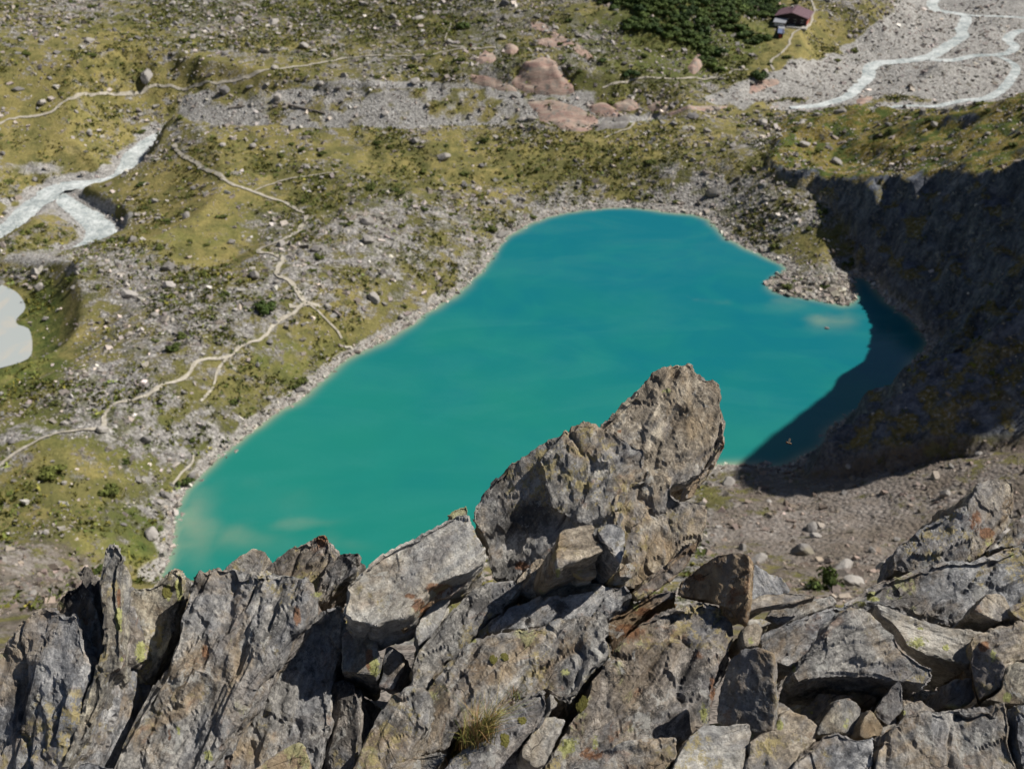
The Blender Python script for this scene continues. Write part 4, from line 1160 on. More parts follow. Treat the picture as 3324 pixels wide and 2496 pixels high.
BLACK = [(F2, 350, 1400, 60, 95), (F2, 640, 1180, 55, 120), (F2, 880, 600, 70, 45), (F3, 650, 800, 34, 26), (F2, 1420, 600, 40, 40), (F4, 400, 900, 130, 130), (F4, 600, 1100, 200, 110), (F1, 1300, 480, 90, 60), (F1, 440, 520, 90, 80), (F3, 1500, 560, 120, 40), (F2, 1450, 1050, 60, 50), (F3, 30, 1080, 80, 90), (F1, 150, 1250, 120, 200)]
def stain_of(Pw):
    q = to_pixel(Pw)
    out = []
    for L in (LICHEN, RUSTY, BLACK):
        v = np.zeros(len(q))
        for fn, x, y, rx, ry in L:
            u, w_ = fn([(x, y)])[0]
            v = np.maximum(v, np.exp(-(((q[:, 0] - u) * 3 / rx) ** 2 + ((q[:, 1] - w_) * 3 / ry) ** 2) ** 1.5))
        out.append(v)
    return np.stack(out, 1)

# front normals (x right, y away, z up)
N_UP = (0, -.38, .92); N_CAM = (0, -.70, .71); N_L = (-.42, -.45, .79); N_R = (.40, -.42, .81); N_RR = (.62, -.40, .68); N_LL = (-.62, -.45, .64); N_FLAT = (.05, -.15, .98); N_STEEP = (.05, -.86, .5)
# each rock: list of (outline, normal, thickness, contact point or None, lift, back scale)
ROCKS = []
def rock(label, mat, *prisms, strike=57, rough=1.0, vox=None, name="rock_slab", cat="rock slab"):
    ROCKS.append(dict(label=label, mat=mat, prisms=prisms, strike=strike, rough=rough, vox=vox, name=name, cat=cat))
def pr(outline, n=N_UP, th=.16, at=None, lift=0.0, back=.92):
    return (outline, n, th, at, lift, back)

# --- the prow
rock("tall prow of grey and tan rock jutting out over the lake", "tan",
     pr(F4([(1060, 560), (1090, 480), (1150, 415), (1230, 330), (1330, 260), (1440, 160), (1500, 120), (1580, 88), (1668, 90), (1700, 125), (1750, 182), (1840, 195), (1868, 240), (1885, 310), (1900, 400), (1924, 470), (1915, 640), (1880, 710), (1800, 815), (1740, 832), (1660, 880), (1580, 890), (1540, 960), (1350, 1010), (1220, 1000), (1190, 760)]), (.10, -.72, .69), .30, (1375, 1285), .0, .82),
     pr(F4([(1560, 140), (1668, 90), (1750, 182), (1868, 240), (1900, 400), (1924, 470), (1915, 640), (1800, 815), (1640, 820), (1560, 640), (1480, 420)]), (.45, -.60, .66), .22, (1375, 1285), .02, .85),
     pr(F4([(1180, 960), (1390, 770), (1560, 820), (1580, 930), (1680, 968), (1745, 975), (1810, 1000), (1812, 1160), (1780, 1250), (1690, 1390), (1590, 1470), (1480, 1545), (1330, 1590), (1220, 1560), (1150, 1300)]), (.28, -.70, .66), .34, (1375, 1285), .03, .80),
     strike=60, rough=.78, name="rock_prow", cat="rock prow")
rock("broad dark grey back of the prow sloping down to the left", "grey",
     pr(F4([(240, 1110), (262, 1015), (380, 830), (500, 720), (600, 680), (740, 590), (830, 572), (850, 520), (900, 505), (1060, 478), (1140, 500), (1240, 560), (1400, 640), (1395, 760), (1250, 950), (1230, 1130), (1180, 1300), (900, 1500), (560, 1560), (380, 1500), (330, 1280), (260, 1130)]), (-.16, -.66, .74), .30, (1375, 1285), .05, .85),
     pr(F4([(700, 720), (860, 515), (1060, 480), (1140, 500), (1300, 600), (1400, 650), (1390, 770), (1250, 950), (1180, 1090), (1000, 1140), (780, 1050)]), (-.06, -.65, .76), .2, (1375, 1285), .062, .9),
     strike=48, rough=.8)
rock("brown splinter of rock under the prow's overhanging nose", "rust", pr(F4([(1630, 975), (1690, 855), (1758, 815), (1745, 900), (1712, 972), (1660, 985)]), (.3, -.75, .6), .07, (1500, 1080), .42, .8), rough=.6)
rock("tan face-shaped block at the foot of the prow", "tan", pr(F4([(800, 1330), (833, 1182), (860, 1160), (950, 1145), (1045, 1130), (1075, 1230), (1112, 1268), (1128, 1310), (1060, 1345), (920, 1375), (820, 1425)]), (.35, -.45, .82), .16, (1290, 1262), .20, .8), rough=.8, strike=20)
rock("small jaw-like block beneath the tan face-shaped block", "tan", pr(F4([(850, 1425), (920, 1375), (1060, 1365), (1082, 1430), (1072, 1485), (990, 1495)]), (.2, -.7, .69), .14, (1290, 1262), .13, .85), rough=.7, strike=10)
rock("bluish block wedged right of the tan face-shaped block", "blue", pr(F4([(1065, 1150), (1150, 1118), (1230, 1130), (1270, 1180), (1278, 1290), (1232, 1405), (1190, 1360), (1130, 1275), (1085, 1230)]), (.25, -.55, .79), .15, (1320, 1255), .20, .85), rough=.8)
rock("small dark wedge in the hollow under the bluish block", "dark", pr(F4([(1075, 1395), (1180, 1365), (1205, 1430), (1100, 1505), (1070, 1480)]), N_CAM, .10, None, .05, .9), rough=.6)
rock("small rounded stone below the bluish block", "grey", pr(F4([(1210, 1430), (1270, 1380), (1330, 1368), (1352, 1410), (1290, 1480), (1220, 1485)]), N_R, .12, None, .12, .8), rough=.6)
rock("pale brown ledge left of the face-shaped block", "tan", pr(F4([(540, 1500), (620, 1410), (720, 1335), (760, 1380), (820, 1420), (880, 1440), (1000, 1495), (1100, 1520), (1090, 1600), (900, 1640), (700, 1640), (560, 1560)]), N_UP, .2, None, .06, .95), strike=35)
rock("rusty sliver under the right flank of the prow", "rust", pr(F4([(1310, 1590), (1480, 1430), (1640, 1290), (1740, 1230), (1690, 1390), (1590, 1475), (1480, 1550), (1340, 1620)]), (.2, -.75, .62), .14, None, .10, .9), strike=45)

# --- left group
rock("big rounded grey slab filling the corner left of the fins", "blue", pr(F1([(-260, 1661), (-240, 1100), (-60, 960), (0, 880), (60, 765), (130, 672), (230, 585), (340, 578), (415, 638), (470, 600), (510, 650), (540, 800), (548, 1000), (522, 1250), (455, 1450), (400, 1661), (300, 1800), (-200, 1800)]), (-.22, -.55, .80), .34, (60, 1630), .10, .95), strike=78)
rock("dark jagged fin behind the rounded slab", "dark", pr(F1([(345, 600), (420, 490), (495, 455), (488, 345), (515, 328), (560, 395), (575, 470), (640, 700), (665, 900), (610, 1000), (520, 1000), (400, 760)]), (-.45, -.62, .64), .12, (190, 1440), .14, .9), strike=75)
rock("upright finger-shaped fin with yellowish lower edge", "lich", pr(F1([(620, 420), (632, 320), (655, 260), (668, 205), (700, 176), (750, 172), (795, 205), (818, 285), (800, 420), (812, 640), (810, 860), (795, 1010), (745, 1040), (660, 1260), (580, 1470), (430, 1661), (395, 1661), (515, 1270), (600, 1010), (650, 880), (655, 720), (635, 520)]), (.34, -.62, .71), .13, (190, 1560), .16, .9), strike=80, name="rock_fin")
rock("lichen-streaked slab between the finger fin and the long slab", "lich", pr(F1([(790, 560), (815, 500), (900, 478), (950, 480), (1050, 390), (1095, 335), (1150, 328), (1195, 355), (1218, 400), (1195, 520), (1150, 640), (1130, 750), (1080, 890), (1000, 1040), (930, 1120), (800, 1090)]), (.12, -.60, .79), .2, None, .08, .95), strike=72)
rock("long grey cleaved slab descending left of the straight dark cleft", "grey",
     pr(F1([(1225, 420), (1240, 375), (1400, 345), (1530, 333), (1610, 358), (1760, 380), (1900, 400), (1975, 425), (2000, 500), (1980, 600), (1930, 710), (1870, 795), (1720, 1020), (1560, 1285), (1440, 1480), (1300, 1720), (660, 1720), (760, 1480), (860, 1260), (950, 1090), (1030, 1000), (1100, 880), (1150, 740), (1205, 600)]), (-.02, -.50, .87), .24, (360, 1500), .06, .97),
     pr(F1([(1230, 400), (1400, 350), (1610, 360), (1960, 425), (1990, 520), (1900, 720), (1690, 740), (1530, 735), (1390, 690), (1260, 640)]), (.02, -.42, .9), .12, (520, 1345), .085, .95), strike=66)
rock("small knob on the crest left of the red-tipped rock", "tan", pr(F1([(1450, 370), (1480, 330), (1560, 270), (1640, 230), (1700, 233), (1735, 250), (1700, 340), (1690, 400), (1560, 420)]), (.1, -.6, .79), .14, None, .03, .9), rough=.7)
rock("red-tipped jagged rock on the crest above the water", "dark",
     pr(F1([(1690, 370), (1760, 310), (1860, 250), (1950, 180), (2050, 130), (2100, 128), (2128, 150), (2135, 220), (2160, 275), (2150, 420), (2080, 560), (1990, 560), (1850, 480), (1700, 430)]), (-.15, -.62, .77), .18, None, .05, .9),
     pr(F1([(2090, 330), (2210, 255), (2310, 238), (2333, 250), (2315, 340), (2310, 385), (2215, 450), (2120, 560), (2050, 600), (2000, 520)]), (-.05, -.6, .8), .14, None, .07, .9), strike=50)
rock("brown-grey slab right of the straight dark cleft", "grey", pr(F1([(1560, 1320), (1720, 1060), (1900, 790), (1960, 640), (2080, 605), (2215, 565), (2260, 700), (2230, 900), (2170, 1050), (2160, 1300), (2090, 1640), (2060, 1760), (1320, 1760), (1420, 1560)]), (.10, -.55, .83), .2, (600, 1560), -.05, .96), strike=70)
rock("rusty brown block at the head of the dark cleft", "rust", pr(F1([(1880, 770), (1900, 640), (1990, 560), (2070, 570), (2100, 640), (2080, 790), (1990, 860), (1900, 840)]), (.25, -.5, .83), .14, None, .02, .9), rough=.8)
rock("light tan hump at the bottom edge beside a shaded cleft", "tan", pr(F1([(1560, 1720), (1650, 1640), (1760, 1560), (1900, 1480), (1965, 1490), (2012, 1580), (2030, 1740), (1700, 1780)]), (.1, -.4, .91), .2, None, .13, .95), strike=30)
rock("low grey stone at the mouth of the shaded left cleft", "blue", pr(F1([(330, 1700), (400, 1640), (560, 1590), (640, 1620), (760, 1650), (770, 1760), (340, 1780)]), N_UP, .16, None, .05, .9), rough=.7)
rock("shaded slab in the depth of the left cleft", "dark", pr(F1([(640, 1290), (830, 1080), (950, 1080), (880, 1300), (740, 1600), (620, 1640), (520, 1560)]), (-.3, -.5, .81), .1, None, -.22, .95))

# --- centre
rock("flat pale slab tilted on the crest above the rusty seam", "pale", pr(F2([(20, 470), (100, 380), (210, 280), (360, 190), (600, 70), (690, 20), (790, 4), (820, 10), (850, 60), (880, 150), (905, 190), (942, 222), (942, 290), (830, 392), (640, 455), (520, 560), (480, 640), (420, 682), (330, 702), (230, 728), (60, 705), (0, 660), (20, 520)]), (.10, -.52, .85), .11, (860, 1345), .16, .97), strike=40, rough=.7)
rock("rust-orange slab edge under the flat pale slab", "rust", pr(F2([(380, 740), (480, 640), (520, 550), (640, 440), (760, 410), (850, 380), (830, 440), (720, 535), (620, 560), (500, 690), (410, 770)]), (.25, -.62, .74), .10, (880, 1350), .10, .9), strike=40, rough=.8)
rock("sharp grey tooth at the upper corner of the flat pale slab", "grey", pr(F4([(90, 1080), (130, 1040), (235, 998), (250, 1040), (246, 1110), (150, 1120)]), (.2, -.6, .77), .08, (1010, 1200), .10, .8), rough=.6)
rock("rust-streaked block below the flat pale slab", "lich", pr(F2([(-10, 800), (40, 735), (110, 728), (200, 780), (245, 830), (255, 905), (285, 925), (240, 1065), (130, 1055), (-10, 1030)]), (.15, -.55, .82), .14, None, .03, .92), strike=65)
rock("small bluish wedge with a yellow-green lichen edge in the hollow", "blue", pr(F2([(285, 880), (310, 862), (385, 900), (405, 1000), (335, 1150), (250, 1130), (270, 990)]), (-.2, -.55, .81), .08, None, -.03, .85), rough=.6)
rock("small pale stone beside the rusty seam", "pale", pr(F2([(480, 770), (530, 650), (605, 547), (690, 533), (722, 560), (650, 690), (560, 800), (500, 860)]), (.2, -.5, .84), .11, None, .07, .9), rough=.7)
rock("dark grey slab between the pale stone and the long central slab", "grey", pr(F2([(480, 1130), (440, 1010), (500, 860), (620, 720), (720, 595), (850, 482), (960, 460), (1110, 430), (1190, 465), (1110, 560), (910, 690), (790, 870), (620, 1020), (540, 1140)]), (.04, -.48, .87), .18, None, .05, .95), strike=52)
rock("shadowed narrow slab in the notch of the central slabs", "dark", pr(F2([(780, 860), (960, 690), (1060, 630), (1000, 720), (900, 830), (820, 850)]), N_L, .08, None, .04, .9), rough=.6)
rock("long central slab with dark mottled lichen", "grey",
     pr(F2([(540, 1160), (690, 920), (830, 842), (960, 765), (1200, 735), (1450, 680), (1690, 668), (1716, 760), (1727, 900), (1692, 962), (1610, 1025), (1535, 1165), (1480, 1245), (1420, 1235), (1340, 1160), (1180, 1200), (980, 1360), (780, 1380), (640, 1540), (430, 1580), (550, 1340)]), (-.04, -.46, .89), .22, None, .06, .95), strike=50)
rock("grey slab overlapping the upper edge of the long central slab", "blue", pr(F2([(960, 770), (1050, 640), (1250, 552), (1440, 535), (1680, 478), (1850, 448), (1892, 500), (1890, 555), (1710, 680), (1450, 700), (1200, 755)]), (.02, -.42, .91), .16, None, .07, .95), strike=38)
rock("slab lined with a rust-orange edge in the middle of the ridge", "rust", pr(F2([(1705, 690), (1890, 560), (1980, 510), (2100, 488), (2182, 490), (2182, 540), (2040, 605), (1900, 715), (1740, 880), (1715, 790)]), (-.22, -.5, .84), .14, None, .05, .95), strike=42)
rock("large brown-mottled slab right of the long central slab", "dark",
     pr(F2([(1230, 1720), (1380, 1480), (1500, 1290), (1600, 1180), (1620, 1050), (1740, 890), (1900, 725), (2050, 612), (2220, 560), (2340, 530), (2480, 560), (2562, 720), (2562, 850), (2480, 980), (2400, 1250), (2390, 1400), (2190, 1500), (1900, 1600), (1500, 1760)]), (.06, -.46, .88), .24, None, .06, .95), strike=48)
rock("rounded slab in the lower middle with a smooth head", "grey", pr(F2([(100, 1600), (200, 1340), (290, 1205), (430, 1160), (530, 1147), (570, 1200), (545, 1370), (430, 1560), (320, 1720), (0, 1760)]), (.05, -.5, .86), .2, None, .10, .95), strike=60)
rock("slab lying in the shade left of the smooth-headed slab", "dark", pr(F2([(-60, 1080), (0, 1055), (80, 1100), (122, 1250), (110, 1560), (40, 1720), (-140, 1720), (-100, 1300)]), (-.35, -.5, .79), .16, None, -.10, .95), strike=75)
rock("narrow lichened slab along the bottom under the grass tuft", "lich", pr(F2([(280, 1740), (330, 1620), (440, 1580), (640, 1525), (700, 1560), (600, 1720), (420, 1780)]), N_R, .14, None, .10, .95), strike=35)
rock("mossy rounded rock carrying the grass tuft", "dark", pr(F2([(600, 1730), (720, 1560), (860, 1450), (960, 1345), (1080, 1232), (1190, 1150), (1290, 1100), (1350, 1130), (1345, 1290), (1270, 1390), (1200, 1480), (1080, 1620), (1000, 1760)]), (.08, -.45, .89), .22, None, .15, .92), strike=48)
rock("small pale chip beside the mossy rounded rock", "pale", pr(F2([(1345, 1170), (1380, 1180), (1420, 1230), (1400, 1262), (1350, 1290)]), N_R, .08, None, .16, .9), rough=.4)
rock("white pointed block wedged in a dark gap at the bottom", "pale", pr(F2([(1160, 1540), (1210, 1470), (1260, 1400), (1330, 1320), (1450, 1342), (1385, 1470), (1315, 1640), (1260, 1655), (1172, 1585)]), (.2, -.5, .84), .16, None, .09, .85), rough=.7, strike=55)
rock("grey slab at the bottom edge left of the white block", "grey", pr(F2([(1380, 1740), (1500, 1630), (1650, 1540), (1800, 1490), (2000, 1450), (2170, 1458), (2188, 1560), (2130, 1640), (2060, 1760), (1600, 1800)]), (-.08, -.4, .91), .18, None, .17, .95), strike=35)

# --- right
rock("upright slab with a thin bright right edge on the crest", "rust",
     pr(F3([(-40, 460), (0, 410), (130, 312), (250, 255), (370, 245), (420, 262), (442, 310), (430, 560), (416, 712), (372, 722), (345, 695), (290, 620), (200, 580), (60, 560), (-50, 540)]), (-.48, -.62, .62), .07, (1600, 1345), .12, .97), strike=60, rough=.6, name="upright_slab")
rock("grey flake leaning behind the upright slab", "blue", pr(F3([(420, 500), (428, 400), (470, 340), (560, 390), (650, 440), (692, 505), (600, 560), (430, 560)]), N_R, .10, None, .02, .9), strike=120, rough=.7)
rock("thin weathered plate lying right of the upright slab", "tan", pr(F3([(415, 560), (520, 520), (700, 503), (870, 523), (872, 540), (740, 585), (520, 615), (420, 645)]), (.1, -.35, .93), .035, (1560, 1330), .10, .98), strike=10, rough=.35)
rock("grey stone under the thin weathered plate", "grey", pr(F3([(540, 680), (600, 600), (740, 585), (960, 543), (1005, 570), (965, 605), (790, 660), (620, 735)]), N_UP, .14, None, .02, .95), strike=20, rough=.7)
rock("little pale stone at the foot of the upright slab", "pale", pr(F3([(390, 735), (420, 690), (510, 668), (585, 715), (500, 750)]), N_UP, .09, None, .07, .9), rough=.5)
rock("grey slab left of the triangular slab", "blue", pr(F3([(490, 830), (500, 780), (620, 728), (800, 650), (960, 598), (1080, 588), (1115, 640), (970, 735), (880, 850), (730, 1015), (590, 970), (510, 880)]), (.08, -.5, .86), .14, None, .05, .9), strike=30)
rock("big triangular slab overhanging a long black gap", "grey", pr(F3([(695, 1050), (870, 850), (960, 728), (1080, 640), (1150, 638), (1285, 720), (1450, 870), (1500, 920), (1650, 1000), (1645, 1080), (1590, 1122), (1400, 1100), (1250, 1080), (1020, 1070), (860, 1082), (750, 1112)]), (.02, -.52, .85), .13, None, .19, .9), strike=25)
rock("pale pointed slab with yellow-green lichen discs", "pale", pr(F3([(1255, 592), (1340, 615), (1500, 676), (1740, 728), (1860, 755), (1960, 775), (1900, 830), (1870, 990), (1640, 940), (1500, 885), (1345, 705), (1280, 655)]), (.06, -.42, .91), .12, None, .12, .92), strike=-20, rough=.7)
rock("long lichened slab running up to the right-hand peak", "blue", pr(F3([(960, 620), (1000, 580), (1180, 460), (1340, 388), (1560, 330), (1740, 268), (1900, 285), (2212, 150), (2420, 60), (2440, 420), (2212, 640), (2050, 720), (1860, 760), (1740, 740), (1500, 690), (1340, 640), (1260, 610), (1120, 650)]), (-.06, -.46, .885), .22, None, .02, .95), strike=28)
PX = lambda p: p
rock("dark sloping slab left of the right-hand peak", "blue", pr(PX([(1915, 1240), (1923, 1225), (1935, 1180), (1985, 1137), (2040, 1107), (2090, 1082), (2110, 1150), (2090, 1220), (2000, 1240)]), (-.2, -.6, .77), .16, None, .03, .9), strike=45)
rock("blunt peak block with rusty patches on the right", "tan", pr(PX([(2070, 1210), (2085, 1160), (2088, 1090), (2112, 1045), (2140, 1035), (2168, 1028), (2190, 1040), (2202, 1080), (2196, 1125), (2150, 1180), (2110, 1215)]), (.25, -.62, .74), .2, None, .05, .88), strike=60)
rock("slab right of the rusty peak block at the picture edge", "grey", pr(PX([(2130, 1190), (2212, 1105), (2262, 1070), (2320, 1060), (2330, 1160), (2212, 1180)]), (-.1, -.5, .86), .16, None, .08, .9), strike=40)
rock("tan block forming the roof of a small dark hole", "tan", pr(F3([(1885, 625), (1960, 530), (2040, 508), (2095, 545), (2155, 660), (2060, 715), (1920, 650)]), (.15, -.5, .85), .12, None, .14, .85), rough=.7, strike=110)
rock("grey block right of the small dark hole", "grey", pr(F3([(2095, 600), (2212, 560), (2330, 540), (2340, 700), (2212, 710), (2140, 665)]), N_UP, .14, None, .15, .9), rough=.7)
rock("broad tan slab below the small dark hole", "tan", pr(F3([(1850, 840), (1950, 775), (2212, 708), (2380, 700), (2400, 960), (2230, 960), (2100, 1010), (1900, 980)]), (.02, -.4, .92), .16, None, .13, .92), strike=15)
rock("brown egg-shaped stone standing in shade at the right", "rust", pr(F3([(1862, 960), (1875, 880), (1920, 830), (1990, 868), (2050, 930), (2095, 1005), (2065, 1130), (1925, 1215), (1890, 1120)]), (-.5, -.55, .67), .14, None, .20, .8), rough=.4)
rock("small grey stone left of the brown egg-shaped stone", "blue", pr(F3([(1710, 1250), (1720, 1170), (1742, 1080), (1870, 1063), (1902, 1200), (1800, 1260)]), (.2, -.5, .84), .14, None, .10, .85), rough=.6)
rock("lichened stone wedged at the right edge", "lich", pr(F3([(1950, 1215), (2070, 1130), (2090, 1000), (2160, 958), (2300, 970), (2330, 1230), (2150, 1245)]), (-.1, -.5, .86), .15, None, .20, .9), rough=.8)
rock("large mottled block filling the lower right corner", "grey", pr(F3([(1230, 1740), (1255, 1560), (1290, 1480), (1330, 1392), (1440, 1300), (1680, 1270), (1850, 1230), (2110, 1198), (2138, 1330), (2152, 1480), (2200, 1680), (2210, 1780), (1300, 1800)]), (.04, -.50, .86), .24, None, .20, .95), strike=80)
rock("grey block beyond the narrow joint in the lower right corner", "blue", pr(F3([(2155, 1235), (2340, 1215), (2360, 1780), (2230, 1780), (2165, 1480)]), (.0, -.5, .87), .2, None, .20, .95), strike=85)
rock("grey rounded stone in the lower row left of the large mottled block", "blue", pr(F3([(660, 1720), (760, 1560), (860, 1480), (900, 1432), (1010, 1393), (1130, 1450), (1250, 1450), (1262, 1510), (1235, 1740), (800, 1790)]), (.02, -.42, .91), .18, None, .19, .9), strike=60, rough=.9)
rock("tan-topped stone in the lower row right of the white block", "tan", pr(F3([(400, 1720), (440, 1490), (520, 1430), (640, 1400), (780, 1430), (850, 1485), (765, 1560), (690, 1680), (640, 1760)]), (.1, -.42, .9), .16, None, .17, .9), rough=.8)
rock("light brown stone behind the tan-topped stone", "tan", pr(F3([(595, 1410), (650, 1300), (685, 1278), (840, 1340), (885, 1405), (850, 1490), (700, 1480)]), (.25, -.5, .83), .13, None, .13, .85), rough=.6)
rock("white smooth block in the lower row", "pale", pr(F3([(-60, 1640), (0, 1500), (80, 1410), (140, 1368), (300, 1366), (432, 1370), (462, 1412), (450, 1485), (400, 1560), (395, 1720), (200, 1780), (-60, 1760)]), (.12, -.36, .925), .18, None, .18, .92), strike=10, rough=.55)
rock("upright dark slab with a frayed edge below the triangular slab's left", "grey", pr(F3([(215, 1360), (228, 1200), (300, 970), (400, 870), (510, 880), (585, 898), (592, 1050), (602, 1230), (592, 1412), (510, 1440), (440, 1420), (330, 1400)]), (-.50, -.58, .64), .06, None, .18, .97), strike=80, rough=.6, name="upright_slab")
rock("little weathered stub above the upright dark slab", "tan", pr(F3([(388, 810), (400, 740), (490, 708), (514, 760), (492, 855), (410, 870)]), (.1, -.6, .79), .09, None, .11, .9), rough=.6)
rock("lichen-speckled stone leaning in the long black gap", "lich", pr(F3([(870, 1440), (900, 1360), (1010, 1220), (1090, 1200), (1172, 1262), (1152, 1400), (1130, 1450), (1000, 1420)]), (.3, -.5, .81), .12, None, .12, .85), rough=.6)
rock("dark plate behind the lichen-speckled stone", "dark", pr(F3([(750, 1310), (880, 1168), (1000, 1170), (1105, 1190), (920, 1380), (850, 1360)]), N_L, .06, None, .06, .9), rough=.6)
rock("small brown pyramid stone beside the pinnacle", "tan", pr(F3([(1135, 1450), (1150, 1350), (1218, 1252), (1315, 1382), (1300, 1450), (1190, 1475)]), (.2, -.55, .81), .11, None, .14, .8), rough=.6)
rock("grey pinnacle standing in the long black gap", "blue", pr(F3([(1225, 1290), (1300, 1180), (1392, 1062), (1442, 1130), (1445, 1280), (1345, 1390), (1265, 1345)]), (-.15, -.62, .77), .10, None, .15, .75), rough=.6, strike=60)
rock("small grey splinter lying in the long black gap", "grey", pr(F3([(1065, 1150), (1180, 1153), (1275, 1190), (1245, 1245), (1160, 1245), (1090, 1195)]), N_UP, .06, None, .05, .9), rough=.5)
rock("flat tan plate right of the pinnacle", "tan", pr(F3([(1425, 1215), (1540, 1218), (1655, 1282), (1500, 1310), (1430, 1315)]), N_FLAT, .07, None, .12, .95), rough=.5)
rock("thin broken plate left in the long black gap", "tan", pr(F3([(598, 1235), (640, 1213), (700, 1260), (745, 1302), (650, 1320), (605, 1370)]), N_R, .05, None, .12, .9), rough=.5)

M_BED = MR["dark"]
# bedrock under the slabs, dropping away behind the crest
bx_, by_ = np.arange(-4.2, 4.21, .035), np.arange(-1.6, 4.0, .035)
X, Y = np.meshgrid(bx_, by_)
Q3 = np.column_stack([X.ravel(), Y.ravel(), np.zeros(X.size)])
crest = 2.3 + .12 * fbm(Q3 * .6, 2, 801)
zb = base_drop(np.minimum(Q3[:, 1], crest)) - .52 - np.maximum(Q3[:, 1] - crest, 0) * 1.5 - np.maximum(np.abs(Q3[:, 0]) - 3.2, 0) * .5
zb = zb + fbm(Q3 * 2.2, 4, 803) * .10 + np.floor(fbm(Q3 * 1.7, 3, 805) * 5) / 5 * .10
ii = np.arange(X.size).reshape(X.shape)
Fq = np.stack([ii[:-1, :-1].ravel(), ii[:-1, 1:].ravel(), ii[1:, 1:].ravel(), ii[1:, :-1].ravel()], 1)
bed = add("bedrock", mesh_from("bedrock", np.column_stack([Q3[:, :2], zb]), Fq), M_BED, loc=(0, 0, CAM_H), kind="structure")

def jag(pl, seed, amt):
    """fracture an outline: resample and offset its points"""
    P = np.asarray(pl, float)
    out = []
    n = len(P)
    size = np.sqrt(max(np.ptp(P[:, 0]) * np.ptp(P[:, 1]), 1e-6))
    for i in range(n):
        a, b = P[i], P[(i + 1) % n]
        k = max(1, int(np.linalg.norm(b - a) / (size * .075)))
        for t in range(k):
            out.append(a + (b - a) * t / k)
    out = np.array(out)
    q = np.column_stack([out / (size * .16), np.full(len(out), seed * 3.7)])
    off = np.stack([fbm(q, 3, seed), fbm(q + 31, 3, seed + 7)], 1)
    return out + off * size * amt

def chips(P, seed):
    """flat broken facets: every cell has its own small offset and tilt"""
    i = np.floor(P).astype(np.int64)
    f = P - i
    best = np.full(len(P), 9.0); out = np.zeros(len(P))
    sx = np.where(f > .5, 1, -1)
    for dx in (0, 1):
        for dy in (0, 1):
            for dz in (0, 1):
                c = i + np.stack([sx[:, 0] * dx, sx[:, 1] * dy, sx[:, 2] * dz], 1)
                o = np.stack([_hash(c[:, 0], c[:, 1], c[:, 2], seed + k) for k in range(3)], 1)
                v = P - c - o
                d2 = (v * v).sum(1)
                m = d2 < best
                h1 = _hash(c[:, 0], c[:, 1], c[:, 2], seed + 5); h2 = _hash(c[:, 0], c[:, 1], c[:, 2], seed + 6); h3 = _hash(c[:, 0], c[:, 1], c[:, 2], seed + 7)
                val = (h1 - .5) * 1.2 + (h2 - .5) * v[:, 0] * 1.5 + (h3 - .5) * v[:, 1] * 1.5
                out = np.where(m, val, out); best = np.where(m, d2, best)
    return out

tmp = []
for ri, R in enumerate(ROCKS):
    frame = None
    bm = bmesh.new()
    for pi, (outl, n, th, at, lift, back) in enumerate(R["prisms"]):
        outl = np.asarray(outl, float)
        n = np.array(n, float); n /= np.linalg.norm(n)
        cpx = outl.mean(0)
        p0 = base_hit(at if at is not None else (cpx[0], cpx[1]), lift)
        d = rays(outl)
        t = (p0 @ n) / (d @ n)
        W = d * t[:, None]
        if frame is None:
            ang = math.radians(R["strike"])
            c2 = rays([cpx, cpx + 20 * np.array([math.cos(ang), -math.sin(ang)])])
            tt = (p0 @ n) / (c2 @ n)
            c2 = c2 * tt[:, None]
            ex = c2[1] - c2[0]; ex /= np.linalg.norm(ex)
            ey = np.cross(n, ex)
            org = W.mean(0)
            frame = np.stack([ex, ey, n])
        Lc = (W - org) @ frame.T
        nl = frame @ n
        # in-plane jitter of the outline
        e1 = np.array([1, 0, 0]) - nl * nl[0]; e1 /= np.linalg.norm(e1)
        e2 = np.cross(nl, e1)
        ab = np.stack([Lc @ e1, Lc @ e2], 1)
        w0 = float((Lc @ nl).mean())
        ab = jag(ab, 900 + ri * 3 + pi, .022 * R["rough"])
        cc = ab.mean(0)
        top = [bm.verts.new(tuple(a * e1 + b * e2 + w0 * nl)) for a, b in ab]
        if th >= .08: th = th * 1.7 + .03
        down = frame @ np.array([0, .25, -1.0])
        dvec = -nl * .75 + down * .35; dvec /= np.linalg.norm(dvec)
        ab2 = cc + (ab - cc) * back
        bot = [bm.verts.new(tuple(a * e1 + b * e2 + w0 * nl + dvec * th)) for a, b in ab2]
        m = len(top)
        bm.faces.new(top)
        bm.faces.new(bot[::-1])
        for k in range(m):
            bm.faces.new((top[k], bot[k], bot[(k + 1) % m], top[(k + 1) % m]))
    bmesh.ops.recalc_face_normals(bm, faces=bm.faces[:])
    bmesh.ops.triangulate(bm, faces=bm.faces[:])
    mm = bpy.data.meshes.new("tmp")
    bm.to_mesh(mm); bm.free()
    o = bpy.data.objects.new("tmp", mm)
    COL.objects.link(o)
    ext = np.ptp(np.array([v.co[:] for v in mm.vertices]), axis=0)
    sz = float(np.sort(ext)[1:].prod() ** .5)
    md = o.modifiers.new("r", 'REMESH')
    md.mode = 'VOXEL'
    md.voxel_size = R["vox"] or float(np.clip(sz / 60, .0046, .0078))
    tmp.append((R, o, org, frame, sz))
dg = bpy.context.evaluated_depsgraph_get()
dg.update()
FG = {}
